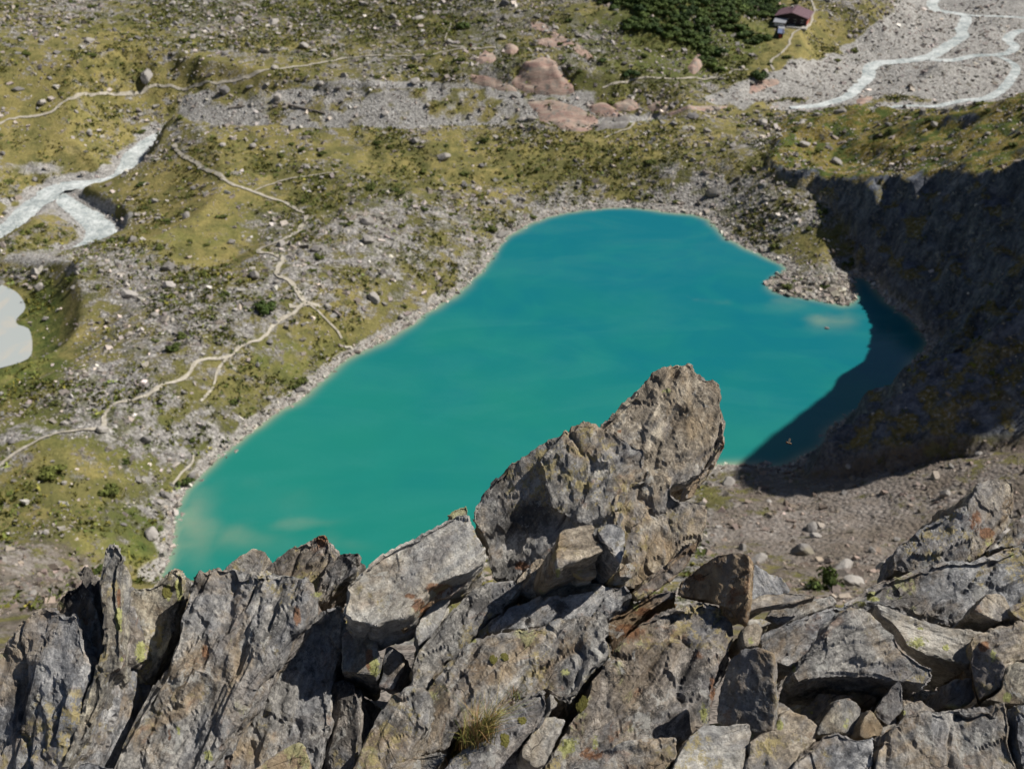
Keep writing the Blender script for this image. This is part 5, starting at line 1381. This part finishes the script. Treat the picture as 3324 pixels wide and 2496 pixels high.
for ri, (R, o, org, frame, sz) in enumerate(tmp):
    ev = o.evaluated_get(dg)
    m = ev.to_mesh()
    nv = len(m.vertices)
    V = np.empty(nv * 3); m.vertices.foreach_get("co", V); V = V.reshape(-1, 3)
    N = np.empty(nv * 3); m.vertices.foreach_get("normal", N); N = N.reshape(-1, 3)
    nl_ = len(m.loops)
    li = np.empty(nl_, np.int32); m.loops.foreach_get("vertex_index", li)
    ls = np.empty(len(m.polygons), np.int32); m.polygons.foreach_get("loop_start", ls)
    lt = np.empty(len(m.polygons), np.int32); m.polygons.foreach_get("loop_total", lt)
    ev.to_mesh_clear()
    q = li[ls[lt == 4][:, None] + np.arange(4)]
    a = R["rough"] * float(np.clip(sz / .45, .45, 1.15))
    E = np.vstack([q[:, [0, 1]], q[:, [1, 2]], q[:, [2, 3]], q[:, [3, 0]]])
    deg = np.maximum(np.bincount(E[:, 0], minlength=nv), 1)[:, None]
    for _it in range(3):
        avg = np.stack([np.bincount(E[:, 0], V[E[:, 1], ax], minlength=nv) for ax in range(3)], 1) / deg
        V = V * .4 + avg * .6
    S = V + ri * 5.17
    big = fbm(S * 3.2, 3, 1000 + ri) * .012
    an = S * np.array([3.0, 8.5, 6.0])
    t = fbm(an * .8, 4, 1100 + ri) * 3.2
    ft = np.floor(t); fr = t - ft
    ter = (ft + sstep(.84, 1.0, fr)) * .0095
    t2 = fbm(S * np.array([9.0, 20.0, 16.0]), 3, 1200 + ri) * 3.0
    f2 = np.floor(t2); ter2 = (f2 + sstep(.74, 1.0, t2 - f2)) * .0048
    ck = np.abs(fbm(S * np.array([1.6, 5.0, 4.0]), 3, 1300 + ri))
    crack = -np.exp(-(ck / .018) ** 2) * .016
    fine = fbm(S * 38, 3, 1400 + ri) * .0040
    co_ = (big + ter + ter2 + crack) * a
    co_ = co_ * .7 + .3 * np.bincount(E[:, 0], co_[E[:, 1]], minlength=nv) / deg[:, 0]
    wpd = S + .03 * np.stack([fbm(S * 9, 2, 1500 + ri), fbm(S * 9 + 7, 2, 1510 + ri), fbm(S * 9 + 13, 2, 1520 + ri)], 1)
    disp = co_ + fine + (chips(wpd * np.array([7., 13., 13.]), 1600 + ri) * .0085 + chips(wpd * np.array([20., 34., 34.]), 1700 + ri) * .0030) * min(a, 1)
    V = V + N * disp[:, None]
    me2 = mesh_from(R["name"], V, q)
    vcol(me2, "stain", stain_of(V @ frame + org + np.array([0, 0, CAM_H])))
    ob = add(R["name"], me2, MR[R["mat"]], label=R["label"], cat=R["cat"], kind="thing")
    Mx = Matrix.Identity(4)
    for r_ in range(3):
        for c_2 in range(3):
            Mx[r_][c_2] = frame[c_2][r_]
        Mx[r_][3] = org[r_] + (CAM_H if r_ == 2 else 0)
    ob.matrix_world = Mx
    FG[R["label"]] = ob
for R, o, *_r in tmp:
    md_ = o.data
    bpy.data.objects.remove(o)
    bpy.data.meshes.remove(md_)
# ------------------------------------------------------------------ hut
def plain(name, c0, c1, scale=3.0, rough=.8, spec=.3, stretch=(1, 1, 1)):
    s = NT(name, rough, spec)
    co = s.coord("Object", stretch)
    n = s.noise(co, scale, 5, .65)
    return s.done(s.mix(n, c0, c1), s.bump(n, .3, .02))
M_WOODD = plain("dark_timber", (.022, .017, .020), (.055, .040, .042), 4, stretch=(8, 8, 1))
M_WOODR = plain("red_timber", (.26, .045, .030), (.38, .085, .055), 4, stretch=(8, 8, 1))
M_ROOF = plain("purple_brown_sheet_roof", (.115, .065, .080), (.165, .095, .110), 2, .55, .4)
M_PLINTH = plain("pale_stone_plinth", (.30, .285, .26), (.46, .44, .40), 2.5)
M_WINDOW = plain("window_glass", (.02, .025, .03), (.05, .06, .07), 1.0, .08, .5)
M_TRIM = plain("white_trim", (.60, .58, .55), (.75, .73, .70))
M_GREYP = plain("grey_metal_sheet", (.22, .23, .25), (.34, .35, .37), 2, .4, .5)
M_BLUEP = plain("slate_blue_sheet", (.08, .105, .19), (.13, .16, .26), 2, .45, .5)
M_LOG = plain("weathered_log", (.12, .105, .09), (.26, .23, .20), 5, stretch=(6, 6, 1))
def box_mesh(name, lo, hi, bevel=0.0):
    bm = bmesh.new()
    bmesh.ops.create_cube(bm, size=1.0)
    lo, hi = np.array(lo, float), np.array(hi, float)
    for v in bm.verts:
        v.co = Vector([lo[k] + (v.co[k] + .5) * (hi[k] - lo[k]) for k in range(3)])
    if bevel:
        bmesh.ops.bevel(bm, geom=bm.edges[:], offset=bevel, segments=1, affect='EDGES')
    me = bpy.data.meshes.new(name); bm.to_mesh(me); bm.free()
    return me
def pyd(name, V, Fz):
    me = bpy.data.meshes.new(name); me.from_pydata(V, [], Fz); me.update()
    return me
hp = to_ground([(1710, 56)])[0]
hut = add("mountain_hut", None, label="purple-roofed mountain hut with dark gable front on the meadow", cat="hut")
hut.location = (hp[0] + 2.0, hp[1] + 6.0, hp[2] - .3)
hut.rotation_euler = (0, 0, -math.radians(23))
W2, D2, HW, HR = 6.2, 5.6, 3.5, 5.2
add("plinth", box_mesh("plinth", (-W2 - .1, -D2 - .1, -1.2), (W2 + .1, D2 + .1, .55), .04), M_PLINTH, hut)
add("wall", pyd("wall", [(-W2, -D2, .5), (W2, -D2, .5), (W2, -D2, HW), (0, -D2, HR), (-W2, -D2, HW), (-W2, -D2 + .2, .5), (W2, -D2 + .2, .5), (W2, -D2 + .2, HW), (0, -D2 + .2, HR), (-W2, -D2 + .2, HW)],
    [(0, 1, 2, 3, 4), (9, 8, 7, 6, 5), (0, 5, 6, 1), (1, 6, 7, 2), (2, 7, 8, 3), (3, 8, 9, 4), (4, 9, 5, 0)]), M_WOODD, hut)["label"] = "dark gable wall facing the lake"
add("wall", pyd("wall", [(-W2, D2, .5), (W2, D2, .5), (W2, D2, HW), (0, D2, HR), (-W2, D2, HW), (-W2, D2 - .2, .5), (W2, D2 - .2, .5), (W2, D2 - .2, HW), (0, D2 - .2, HR), (-W2, D2 - .2, HW)],
    [(4, 3, 2, 1, 0), (5, 6, 7, 8, 9), (1, 6, 5, 0), (2, 7, 6, 1), (3, 8, 7, 2), (4, 9, 8, 3), (0, 5, 9, 4)]), M_WOODD, hut)
add("wall", box_mesh("wall", (W2 - .2, -D2 + .2, .5), (W2, D2 - .2, HW)), M_WOODR, hut)["label"] = "red side wall in the sun"
add("wall", box_mesh("wall", (-W2, -D2 + .2, .5), (-W2 + .2, D2 - .2, HW)), M_WOODD, hut)
ov, tk = .7, .16
sl = (HR - HW) / W2
roof = add("roof", pyd("roof", [(-W2 - ov, -D2 - ov, HW - ov * sl + .02), (0, -D2 - ov, HR + .02), (W2 + ov, -D2 - ov, HW - ov * sl + .02), (-W2 - ov, D2 + ov, HW - ov * sl + .02), (0, D2 + ov, HR + .02), (W2 + ov, D2 + ov, HW - ov * sl + .02),
    (-W2 - ov, -D2 - ov, HW - ov * sl + tk + .02), (0, -D2 - ov, HR + tk + .02), (W2 + ov, -D2 - ov, HW - ov * sl + tk + .02), (-W2 - ov, D2 + ov, HW - ov * sl + tk + .02), (0, D2 + ov, HR + tk + .02), (W2 + ov, D2 + ov, HW - ov * sl + tk + .02)],
    [(6, 7, 10, 9), (7, 8, 11, 10), (0, 3, 4, 1), (1, 4, 5, 2), (0, 1, 7, 6), (1, 2, 8, 7), (3, 9, 10, 4), (4, 10, 11, 5), (0, 6, 9, 3), (2, 5, 11, 8)]), M_ROOF, hut)
add("chimney", box_mesh("chimney", (-1.8, 1.5, HR - .9), (-1.1, 2.2, HR + .75), .03), M_PLINTH, roof)
for sx in (-1, 1):
    for k in range(9):
        y = -D2 - ov + .7 + k * (2 * (D2 + ov) - 1.4) / 8
        m_ = pyd("seam", [(0.05 * sx, y - .025, HR + tk + .015), (sx * (W2 + ov), y - .025, HW - ov * sl + tk + .015), (sx * (W2 + ov), y + .025, HW - ov * sl + tk + .015), (0.05 * sx, y + .025, HR + tk + .015),
                          (0.05 * sx, y, HR + tk + .07), (sx * (W2 + ov), y, HW - ov * sl + tk + .07)], [(0, 1, 5, 4), (3, 4, 5, 2), (0, 4, 3), (1, 2, 5)])
        add("seam", m_, M_ROOF, roof)
for x in (-4.3, -1.5, 1.5, 4.3):
    wdw = add("window", box_mesh("window", (x - .5, -D2 - .03, 1.5), (x + .5, -D2 - .005, 2.6)), M_WINDOW, hut)
    add("frame", box_mesh("frame", (x - .58, -D2 - .045, 1.40), (x + .58, -D2 - .012, 1.49)), M_TRIM, wdw)
    add("frame", box_mesh("frame", (x - .58, -D2 - .045, 2.61), (x + .58, -D2 - .012, 2.70)), M_TRIM, wdw)
for y in (-3.2, -.6, 2.0, 4.2):
    wdw = add("window", box_mesh("window", (W2 + .005, y - .45, 1.5), (W2 + .03, y + .45, 2.6)), M_WINDOW, hut)
    add("frame", box_mesh("frame", (W2 + .012, y - .52, 1.40), (W2 + .045, y + .52, 1.49)), M_TRIM, wdw)
    add("frame", box_mesh("frame", (W2 + .012, y - .52, 2.61), (W2 + .045, y + .52, 2.70)), M_TRIM, wdw)
# annex with grey roof in front of the gable
ap = hut.matrix_basis @ Vector((-3.9, -D2 - 3.0, 0))
ann = add("annex_shed", None, label="small annex with a grey sheet roof against the hut's gable front", cat="shed")
ann.location = (ap.x, ap.y, float(ground_z(np.array([[ap.x, ap.y]]))[0]) - .15)
ann.rotation_euler = hut.rotation_euler
add("wall", box_mesh("wall", (-2.2, -1.4, -.5), (2.2, 1.8, 1.75)), M_WOODD, ann)
add("roof", pyd("roof", [(-2.5, -1.7, 1.72), (2.5, -1.7, 1.72), (2.5, 2.1, 2.6), (-2.5, 2.1, 2.6), (-2.5, -1.7, 1.84), (2.5, -1.7, 1.84), (2.5, 2.1, 2.72), (-2.5, 2.1, 2.72)], [(4, 5, 6, 7), (3, 2, 1, 0), (0, 1, 5, 4), (1, 2, 6, 5), (2, 3, 7, 6), (3, 0, 4, 7)]), M_GREYP, ann)
add("shutter", box_mesh("shutter", (-1.9, -1.46, .35), (1.9, -1.405, 1.35)), M_TRIM, ann)["label"] = "pale shutter band under the roof"
tp_ = hut.matrix_basis @ Vector((.8, -D2 - 2.2, 0))
ter_z = float(ground_z(np.array([[tp_.x, tp_.y]]))[0])
terr = add("stone_terrace", None, label="pale stone terrace in front of the hut", cat="terrace")
terr.location = (tp_.x, tp_.y, ter_z); terr.rotation_euler = hut.rotation_euler
for k in range(8):
    for j in range(3):
        add("paving_slab", box_mesh("paving_slab", (-2.0 + k * 1.02, -1.5 + j * 1.02, -.5), (-2.0 + k * 1.02 + .98, -1.5 + j * 1.02 + .98, .16 + .02 * ((k * 7 + j * 3) % 3)), .03), M_PLINTH, terr)
bp = to_ground([(1691, 80)])[0]
shed = add("long_shed", None, label="narrow slate-blue shed running downhill below the hut", cat="shed")
shed.location = (bp[0], bp[1] + 4.0, bp[2] - .25); shed.rotation_euler = (0, 0, math.radians(-14))
add("wall", box_mesh("wall", (-1.0, -5.2, -1.0), (1.0, 5.2, 1.9)), M_WOODD, shed)
add("roof", pyd("roof", [(-1.25, -5.5, 1.92), (1.25, -5.5, 1.7), (1.25, 1.2, 1.7), (-1.25, 1.2, 1.92), (-1.25, -5.5, 2.06), (1.25, -5.5, 1.84), (1.25, 1.2, 1.84), (-1.25, 1.2, 2.06)], [(4, 5, 6, 7), (3, 2, 1, 0), (0, 1, 5, 4), (1, 2, 6, 5), (2, 3, 7, 6), (3, 0, 4, 7)]), M_BLUEP, shed)["label"] = "slate-blue lower roof sheet"
add("roof", pyd("roof", [(-1.25, 1.22, 2.0), (1.25, 1.22, 1.78), (1.25, 5.4, 1.78), (-1.25, 5.4, 2.0), (-1.25, 1.22, 2.16), (1.25, 1.22, 1.94), (1.25, 5.4, 1.94), (-1.25, 5.4, 2.16)], [(4, 5, 6, 7), (3, 2, 1, 0), (0, 1, 5, 4), (1, 2, 6, 5), (2, 3, 7, 6), (3, 0, 4, 7)]), M_GREYP, shed)["label"] = "lighter grey upper roof sheet"
add("door", box_mesh("door", (-.5, -5.26, -.6), (.5, -5.205, 1.5)), M_WOODR, shed)

# ------------------------------------------------------------------ logs on the eroded bank
def log(px, rad, label):
    P = to_ground(px)
    a, b = P[0], P[1]
    n = 14
    t = np.linspace(0, 1, n)
    C = a + (b - a) * t[:, None]
    C[:, 2] = np.maximum(C[:, 2], ground_z(C)) + rad * .7
    T = (b - a) / np.linalg.norm(b - a)
    u = np.cross(T, [0, 0, 1]); u /= np.linalg.norm(u); w_ = np.cross(u, T)
    V, Fz = [], []
    for k in range(n):
        rr = rad * (1.15 - .5 * t[k]) * (1 + .12 * math.sin(k * 2.1))
        for m in range(8):
            g_ = m * math.pi / 4
            V.append(tuple(C[k] - a + (u * math.cos(g_) + w_ * math.sin(g_)) * rr))
    for k in range(n - 1):
        for m in range(8):
            Fz.append((k * 8 + m, k * 8 + (m + 1) % 8, k * 8 + 8 + (m + 1) % 8, k * 8 + 8 + m))
    Fz.append(tuple(range(7, -1, -1))); Fz.append(tuple(range((n - 1) * 8, n * 8)))
    lg = add("log", pyd("log", V, Fz), M_LOG, loc=a, label=label, cat="log")
    for k, s_ in ((4, 1), (8, -1), (10, 1)):
        p = C[k] - a
        q_ = p + (u * s_ * .8 + w_ * .6 + T * .5) * rad * 2.2
        e_ = rad * .3
        add("branch_stub", pyd("branch_stub", [tuple(p + u * e_), tuple(p - u * e_), tuple(p + T * e_ * 1.4), tuple(q_)], [(0, 1, 3), (1, 2, 3), (2, 0, 3), (0, 2, 1)]), M_LOG, lg)
log(R1([(1480, 706), (1590, 690)]), .32, "pale straight log on the left part of the eroded bank")
log(R1([(1868, 684), (2110, 742)]), .38, "long dark log lying aslant across the eroded bank")

# ------------------------------------------------------------------ hikers
M_SKIN = plain("skin", (.42, .26, .19), (.50, .33, .25), 8, .6)
def cloth(name, c): return plain(name, tuple(x * .8 for x in c), c, 12, .9, .1)
def skin_mesh(name, pts, edges, radii, root=0, sub=1):
    me = bpy.data.meshes.new(name)
    me.from_pydata(pts, edges, [])
    o = bpy.data.objects.new(name, me); COL.objects.link(o)
    sk = o.modifiers.new("s", 'SKIN'); sk.use_smooth_shade = True
    for i, v in enumerate(me.skin_vertices[0].data):
        v.radius = (radii[i] if isinstance(radii[i], tuple) else (radii[i], radii[i]))
        v.use_root = (i == root)
    if sub:
        sb = o.modifiers.new("d", 'SUBSURF'); sb.levels = sub; sb.render_levels = sub
    dg_ = bpy.context.evaluated_depsgraph_get()
    out = bpy.data.meshes.new_from_object(o.evaluated_get(dg_))
    out.name = name
    bpy.data.objects.remove(o); bpy.data.meshes.remove(me)
    return out
def hiker(p, face, jacket, trousers, pack, hairc, label, stride=.24):
    s = stride
    J = {"pelvis": (0, 0, .95), "waist": (0, .01, 1.08), "chest": (0, .02, 1.30), "neck": (0, .03, 1.48), "neck2": (0, .04, 1.54), "head": (0, .055, 1.63), "crown": (0, .04, 1.72),
         "shL": (-.18, .02, 1.42), "elL": (-.25, -.06, 1.16), "wrL": (-.24, .10, .97), "haL": (-.235, .15, .90), "shR": (.18, .02, 1.42), "elR": (.25, -.10, 1.16), "wrR": (.24, .02, .95), "haR": (.235, .06, .88),
         "hiL": (-.10, 0, .90), "knL": (-.11, s * .7, .50), "anL": (-.11, s * .75, .09), "toL": (-.12, s * .75 + .16, .04), "hiR": (.10, 0, .90), "knR": (.11, -s * .2, .50), "anR": (.11, -s * 1.1, .12), "toR": (.12, -s * 1.1 + .15, .04)}
    K = list(J)
    ix = {k: i for i, k in enumerate(K)}
    E = [("pelvis", "waist"), ("waist", "chest"), ("chest", "neck"), ("neck", "neck2"), ("neck2", "head"), ("head", "crown"), ("neck", "shL"), ("shL", "elL"), ("elL", "wrL"), ("wrL", "haL"), ("neck", "shR"), ("shR", "elR"), ("elR", "wrR"), ("wrR", "haR"),
         ("pelvis", "hiL"), ("hiL", "knL"), ("knL", "anL"), ("anL", "toL"), ("pelvis", "hiR"), ("hiR", "knR"), ("knR", "anR"), ("anR", "toR")]
    Rr = {"pelvis": (.15, .11), "waist": (.13, .10), "chest": (.16, .11), "neck": .07, "neck2": .055, "head": (.08, .10), "crown": (.06, .075), "shL": .065, "shR": .065, "elL": .045, "elR": .045, "wrL": .032, "wrR": .032, "haL": (.04, .022), "haR": (.04, .022),
          "hiL": .095, "hiR": .095, "knL": .065, "knR": .065, "anL": .045, "anR": .045, "toL": .035, "toR": .035}
    body = add("person", skin_mesh("person", [J[k] for k in K], [(ix[a], ix[b]) for a, b in E], [Rr[k] for k in K]), M_SKIN, label=label, cat="person", kind="thing")
    body.location = p; body.rotation_euler = (0, 0, face)
    def sub_(name, keys, edges, grow, mat):
        i2 = {k: i for i, k in enumerate(keys)}
        rr = [tuple(x + grow for x in Rr[k]) if isinstance(Rr[k], tuple) else Rr[k] + grow for k in keys]
        add(name, skin_mesh(name, [J[k] for k in keys], [(i2[a], i2[b]) for a, b in edges], rr), mat, body)
    sub_("jacket", ["waist", "pelvis", "chest", "neck", "shL", "elL", "wrL", "shR", "elR", "wrR"], [("pelvis", "waist"), ("waist", "chest"), ("chest", "neck"), ("neck", "shL"), ("shL", "elL"), ("elL", "wrL"), ("neck", "shR"), ("shR", "elR"), ("elR", "wrR")], .018, jacket)
    sub_("trousers", ["pelvis", "hiL", "knL", "anL", "hiR", "knR", "anR"], [("pelvis", "hiL"), ("hiL", "knL"), ("knL", "anL"), ("pelvis", "hiR"), ("hiR", "knR"), ("knR", "anR")], .015, trousers)
    add("hair", skin_mesh("hair", [(0, .0, 1.60), (0, .01, 1.70), (0, .06, 1.755)], [(0, 1), (1, 2)], [(.07, .05), (.085, .07), (.06, .05)]), hairc, body)
    add("backpack", skin_mesh("backpack", [(0, -.17, 1.05), (0, -.19, 1.25), (0, -.17, 1.45)], [(0, 1), (1, 2)], [(.12, .08), (.15, .10), (.11, .07)]), pack, body)
hk = to_ground([(756, 125), (788, 123), (1017, 106)])
navy, black_, red_, olive_, brown_, teal_ = cloth("navy_cloth", (.03, .04, .09)), cloth("black_cloth", (.025, .025, .028)), cloth("red_cloth", (.35, .04, .03)), cloth("olive_cloth", (.10, .10, .05)), cloth("brown_hair", (.06, .035, .02)), cloth("grey_cloth", (.18, .18, .20))
hiker(hk[0], math.radians(-80), black_, navy, red_, brown_, "hiker in a black jacket with a red pack on the far footpath")
hiker(hk[1], math.radians(-75), navy, black_, teal_, brown_, "hiker in navy with a grey pack walking the far footpath", .2)
hiker(hk[2], math.radians(-60), red_, olive_, black_, brown_, "hiker in a red jacket where the far footpath meets the pink rocks", .28)

# ------------------------------------------------------------------ insects hovering over the ridge
M_BEE = NT("bee_body", .5, .4)
bc = M_BEE.coord("Object")
wv = M_BEE.n("ShaderNodeTexWave"); M_BEE.lk(bc, wv.inputs["Vector"]); wv.inputs["Scale"].default_value = 160
M_BEE = M_BEE.done(M_BEE.mix(M_BEE.ss(wv.outputs["Fac"], .55, .75), (.012, .008, .006), (.16, .07, .015)))
M_WING = NT("insect_wing", .25, .5); M_WING.b.inputs["Alpha"].default_value = .3; M_WING = M_WING.done((.16, .12, .08))
def insect(px, dist, size, label, face):
    d = rays([px])[0]; d /= np.linalg.norm(d)
    p = d * dist; p[2] += CAM_H
    s = size / .013
    pts = [(-.0065, 0, -.0006), (-.003, 0, 0), (.0002, 0, .0004), (.0028, 0, .0008), (.0052, 0, .0003)]
    b = add("flying_insect", skin_mesh("flying_insect", [tuple(x * s for x in q) for q in pts], [(0, 1), (1, 2), (2, 3), (3, 4)], [.0009 * s, .0026 * s, .0016 * s, .0026 * s, .0016 * s], 2), M_BEE, label=label, cat="insect", kind="thing")
    b.location = p; b.rotation_euler = (0, 0, face)
    for sg in (-1, 1):
        ang = np.linspace(0, 2 * math.pi, 12, endpoint=False)
        V = [((.001 - .0022 + .0022 * math.cos(a)) * s, sg * (.0045 + .0042 * math.sin(a)) * s, (.0022 + .0018 * (1 + math.sin(a))) * s) for a in ang]
        V2 = [(x, y, z + .00012) for x, y, z in V]
        n_ = 12
        add("wing", pyd("wing", V + V2, [tuple(range(n_ - 1, -1, -1)), tuple(range(n_, 2 * n_))] + [(k, (k + 1) % n_, n_ + (k + 1) % n_, n_ + k) for k in range(n_)]), M_WING, b)
        for k in (-1, 0, 1):
            x = (.0022 + k * .0012) * s
            add("leg", pyd("leg", [(x, sg * .0012 * s, -.001 * s), (x + .0003 * s, sg * .0012 * s, -.001 * s), (x, sg * .0032 * s, -.0028 * s), (x, sg * .0016 * s, -.0013 * s)], [(0, 1, 2), (1, 3, 2), (3, 0, 2), (0, 3, 1)]), M_BEE, b)
insect((1703, 957), 2.7, .0165, "dark furry insect hovering before the shaded lake corner", math.radians(160))
insect((1560, 1012), 2.8, .0095, "tiny insect hovering beside the prow's nose", math.radians(30))

# ------------------------------------------------------------------ grass tuft and cushions on the ridge rocks
gm_ = NT("dry_alpine_grass", .8, .2)
gcol, *_ = gm_.attr("shade")
M_TUFT = gm_.done(gcol)
def fg_hit(uv):
    """first ridge rock met by the line of sight through a picture point"""
    d = Vector(rays([uv])[0]).normalized()
    o0 = Vector((0, 0, CAM_H))
    best = None
    for ob in FG.values():
        mi = ob.matrix_world.inverted()
        okk, loc, nor, _i = ob.ray_cast(mi @ o0, (mi.to_3x3() @ d))
        if okk:
            w3 = ob.matrix_world @ loc
            dist = (w3 - o0).length
            if best is None or dist < best[0]:
                best = (dist, w3, (ob.matrix_world.to_3x3() @ nor).normalized())
    return best
bpy.context.view_layer.update()
def tuft(px_line, n, length, label, seed, lean=(.3, .1)):
    r = np.random.default_rng(seed)
    roots = [fg_hit(p) for p in px_line]
    roots = [h for h in roots if h]
    if not roots: return
    C = np.array([h[1][:] for h in roots])
    o0 = C.mean(0)
    V, Fz, S = [], [], []
    for k in range(n):
        t = r.uniform(0, len(C) - 1.001); i = int(t)
        b = C[i] * (1 - (t - i)) + C[i + 1] * (t - i) + r.normal(0, [.010, .012, .003]) - o0
        dirh = np.array([r.normal(lean[0], .55), r.normal(lean[1], .5), 0])
        L = length * r.uniform(.5, 1.25)
        wd = r.uniform(.0006, .0013)
        side = np.array([r.normal(), r.normal(), 0]); side /= np.linalg.norm(side)
        i0_ = len(V)
        col = (.30, .24, .08) if r.uniform() < .5 else ((.14, .17, .035) if r.uniform() < .6 else (.38, .22, .10))
        for m in range(5):
            q = m / 4
            p = b + np.array([0, 0, 1]) * L * (q - .38 * q * q) + dirh * L * .62 * q * q
            ww = wd * (1 - q * .9)
            V += [p - side * ww, p + side * ww]
            f_ = .55 + .6 * q
            S += [tuple(c * f_ for c in col)] * 2
        for m in range(4):
            Fz.append((i0_ + 2 * m, i0_ + 2 * m + 1, i0_ + 2 * m + 3, i0_ + 2 * m + 2))
    mm = mesh_from("grass_tuft", np.array(V), np.array(Fz))
    vcol(mm, "shade", np.array(S))
    add("grass_tuft", mm, M_TUFT, loc=o0, label=label, cat="grass tuft", kind="thing")
tuft(F2([(720, 1590), (780, 1540), (850, 1490), (920, 1450), (970, 1410)]), 620, .115, "yellowed grass tuft growing on the mossy rounded rock", 61, (.35, .2))
tuft(F2([(1080, 1215), (1110, 1195), (1150, 1175)]), 90, .030, "little green grass fringe in the joint above the grass tuft", 63)
ms = NT("green_moss", .95, .1)
M_MOSS = ms.done(ms.mix(ms.noise(ms.coord("Object"), 180, 5, .7), (.045, .05, .014), (.17, .15, .045)), ms.bump(ms.noise(ms.coord("Object"), 260, 4, .7), 1.0, .004))
def moss(px, rad, label, seed):
    h = fg_hit(px)
    if not h: return
    bm = bmesh.new(); bmesh.ops.create_icosphere(bm, subdivisions=4, radius=1.0)
    V = np.array([v.co[:] for v in bm.verts]); Fi = np.array([[v.index for v in f.verts] for f in bm.faces]); bm.free()
    V *= (1 + .75 * fbm(V * 3.2 + seed, 4, seed))[:, None]
    V *= np.array([rad * 1.3, rad * .8, rad * .13])
    o = add("moss_cushion", mesh_from("moss_cushion", V, Fi), M_MOSS, label=label, cat="moss", kind="thing")
    o.location = h[1]
    o.rotation_euler = h[2].to_track_quat('Z', 'X').to_euler()
moss(F2([(985, 945)])[0], .010, "small olive moss cushion on the long central slab", 71)
moss(F2([(1060, 930)])[0], .011, "second moss cushion right beside the small olive one", 72)
moss(F2([(1180, 1340)])[0], .014, "yellow-green moss pad on the mossy rounded rock", 73)
moss(F2([(1070, 1480)])[0], .015, "golden moss pad low on the mossy rounded rock", 74)
moss(F1([(1085, 520)])[0], .012, "mustard moss streak on the lichen-streaked slab", 75)
moss(F2([(1560, 1245)])[0], .014, "flat moss pad in the joint of the large brown-mottled slab", 76)

# ------------------------------------------------------------------ the ridge goes on beside the view
keys = list(FG)
r = np.random.default_rng(93)
side_n = 0
for k in range(110):
    src = FG[keys[int(r.integers(10, len(keys)))]]
    sx = -1 if k % 2 else 1
    x = sx * r.uniform(1.7, 3.7); y = r.uniform(.3, 2.35)
    half = max(src.dimensions[:]) * .62
    if abs(x) - half < .47 * (y * cP + 2.1 * sP) + .05: continue
    o = src.copy(); COL.objects.link(o)
    o["label"] = "grey slab on the ridge beside the photographed rocks"; o["category"] = "rock slab"; o["group"] = "ridge slabs beside the view"
    o.matrix_world = Matrix.Translation((x, y, CAM_H + base_drop(y) - .10)) @ Matrix.Rotation(r.uniform(-.5, .5), 4, 'Z') @ src.matrix_world.to_3x3().to_4x4() @ Matrix.Rotation(r.uniform(-.2, .2), 4, 'X') @ Matrix.Scale(r.uniform(.9, 1.2), 4)
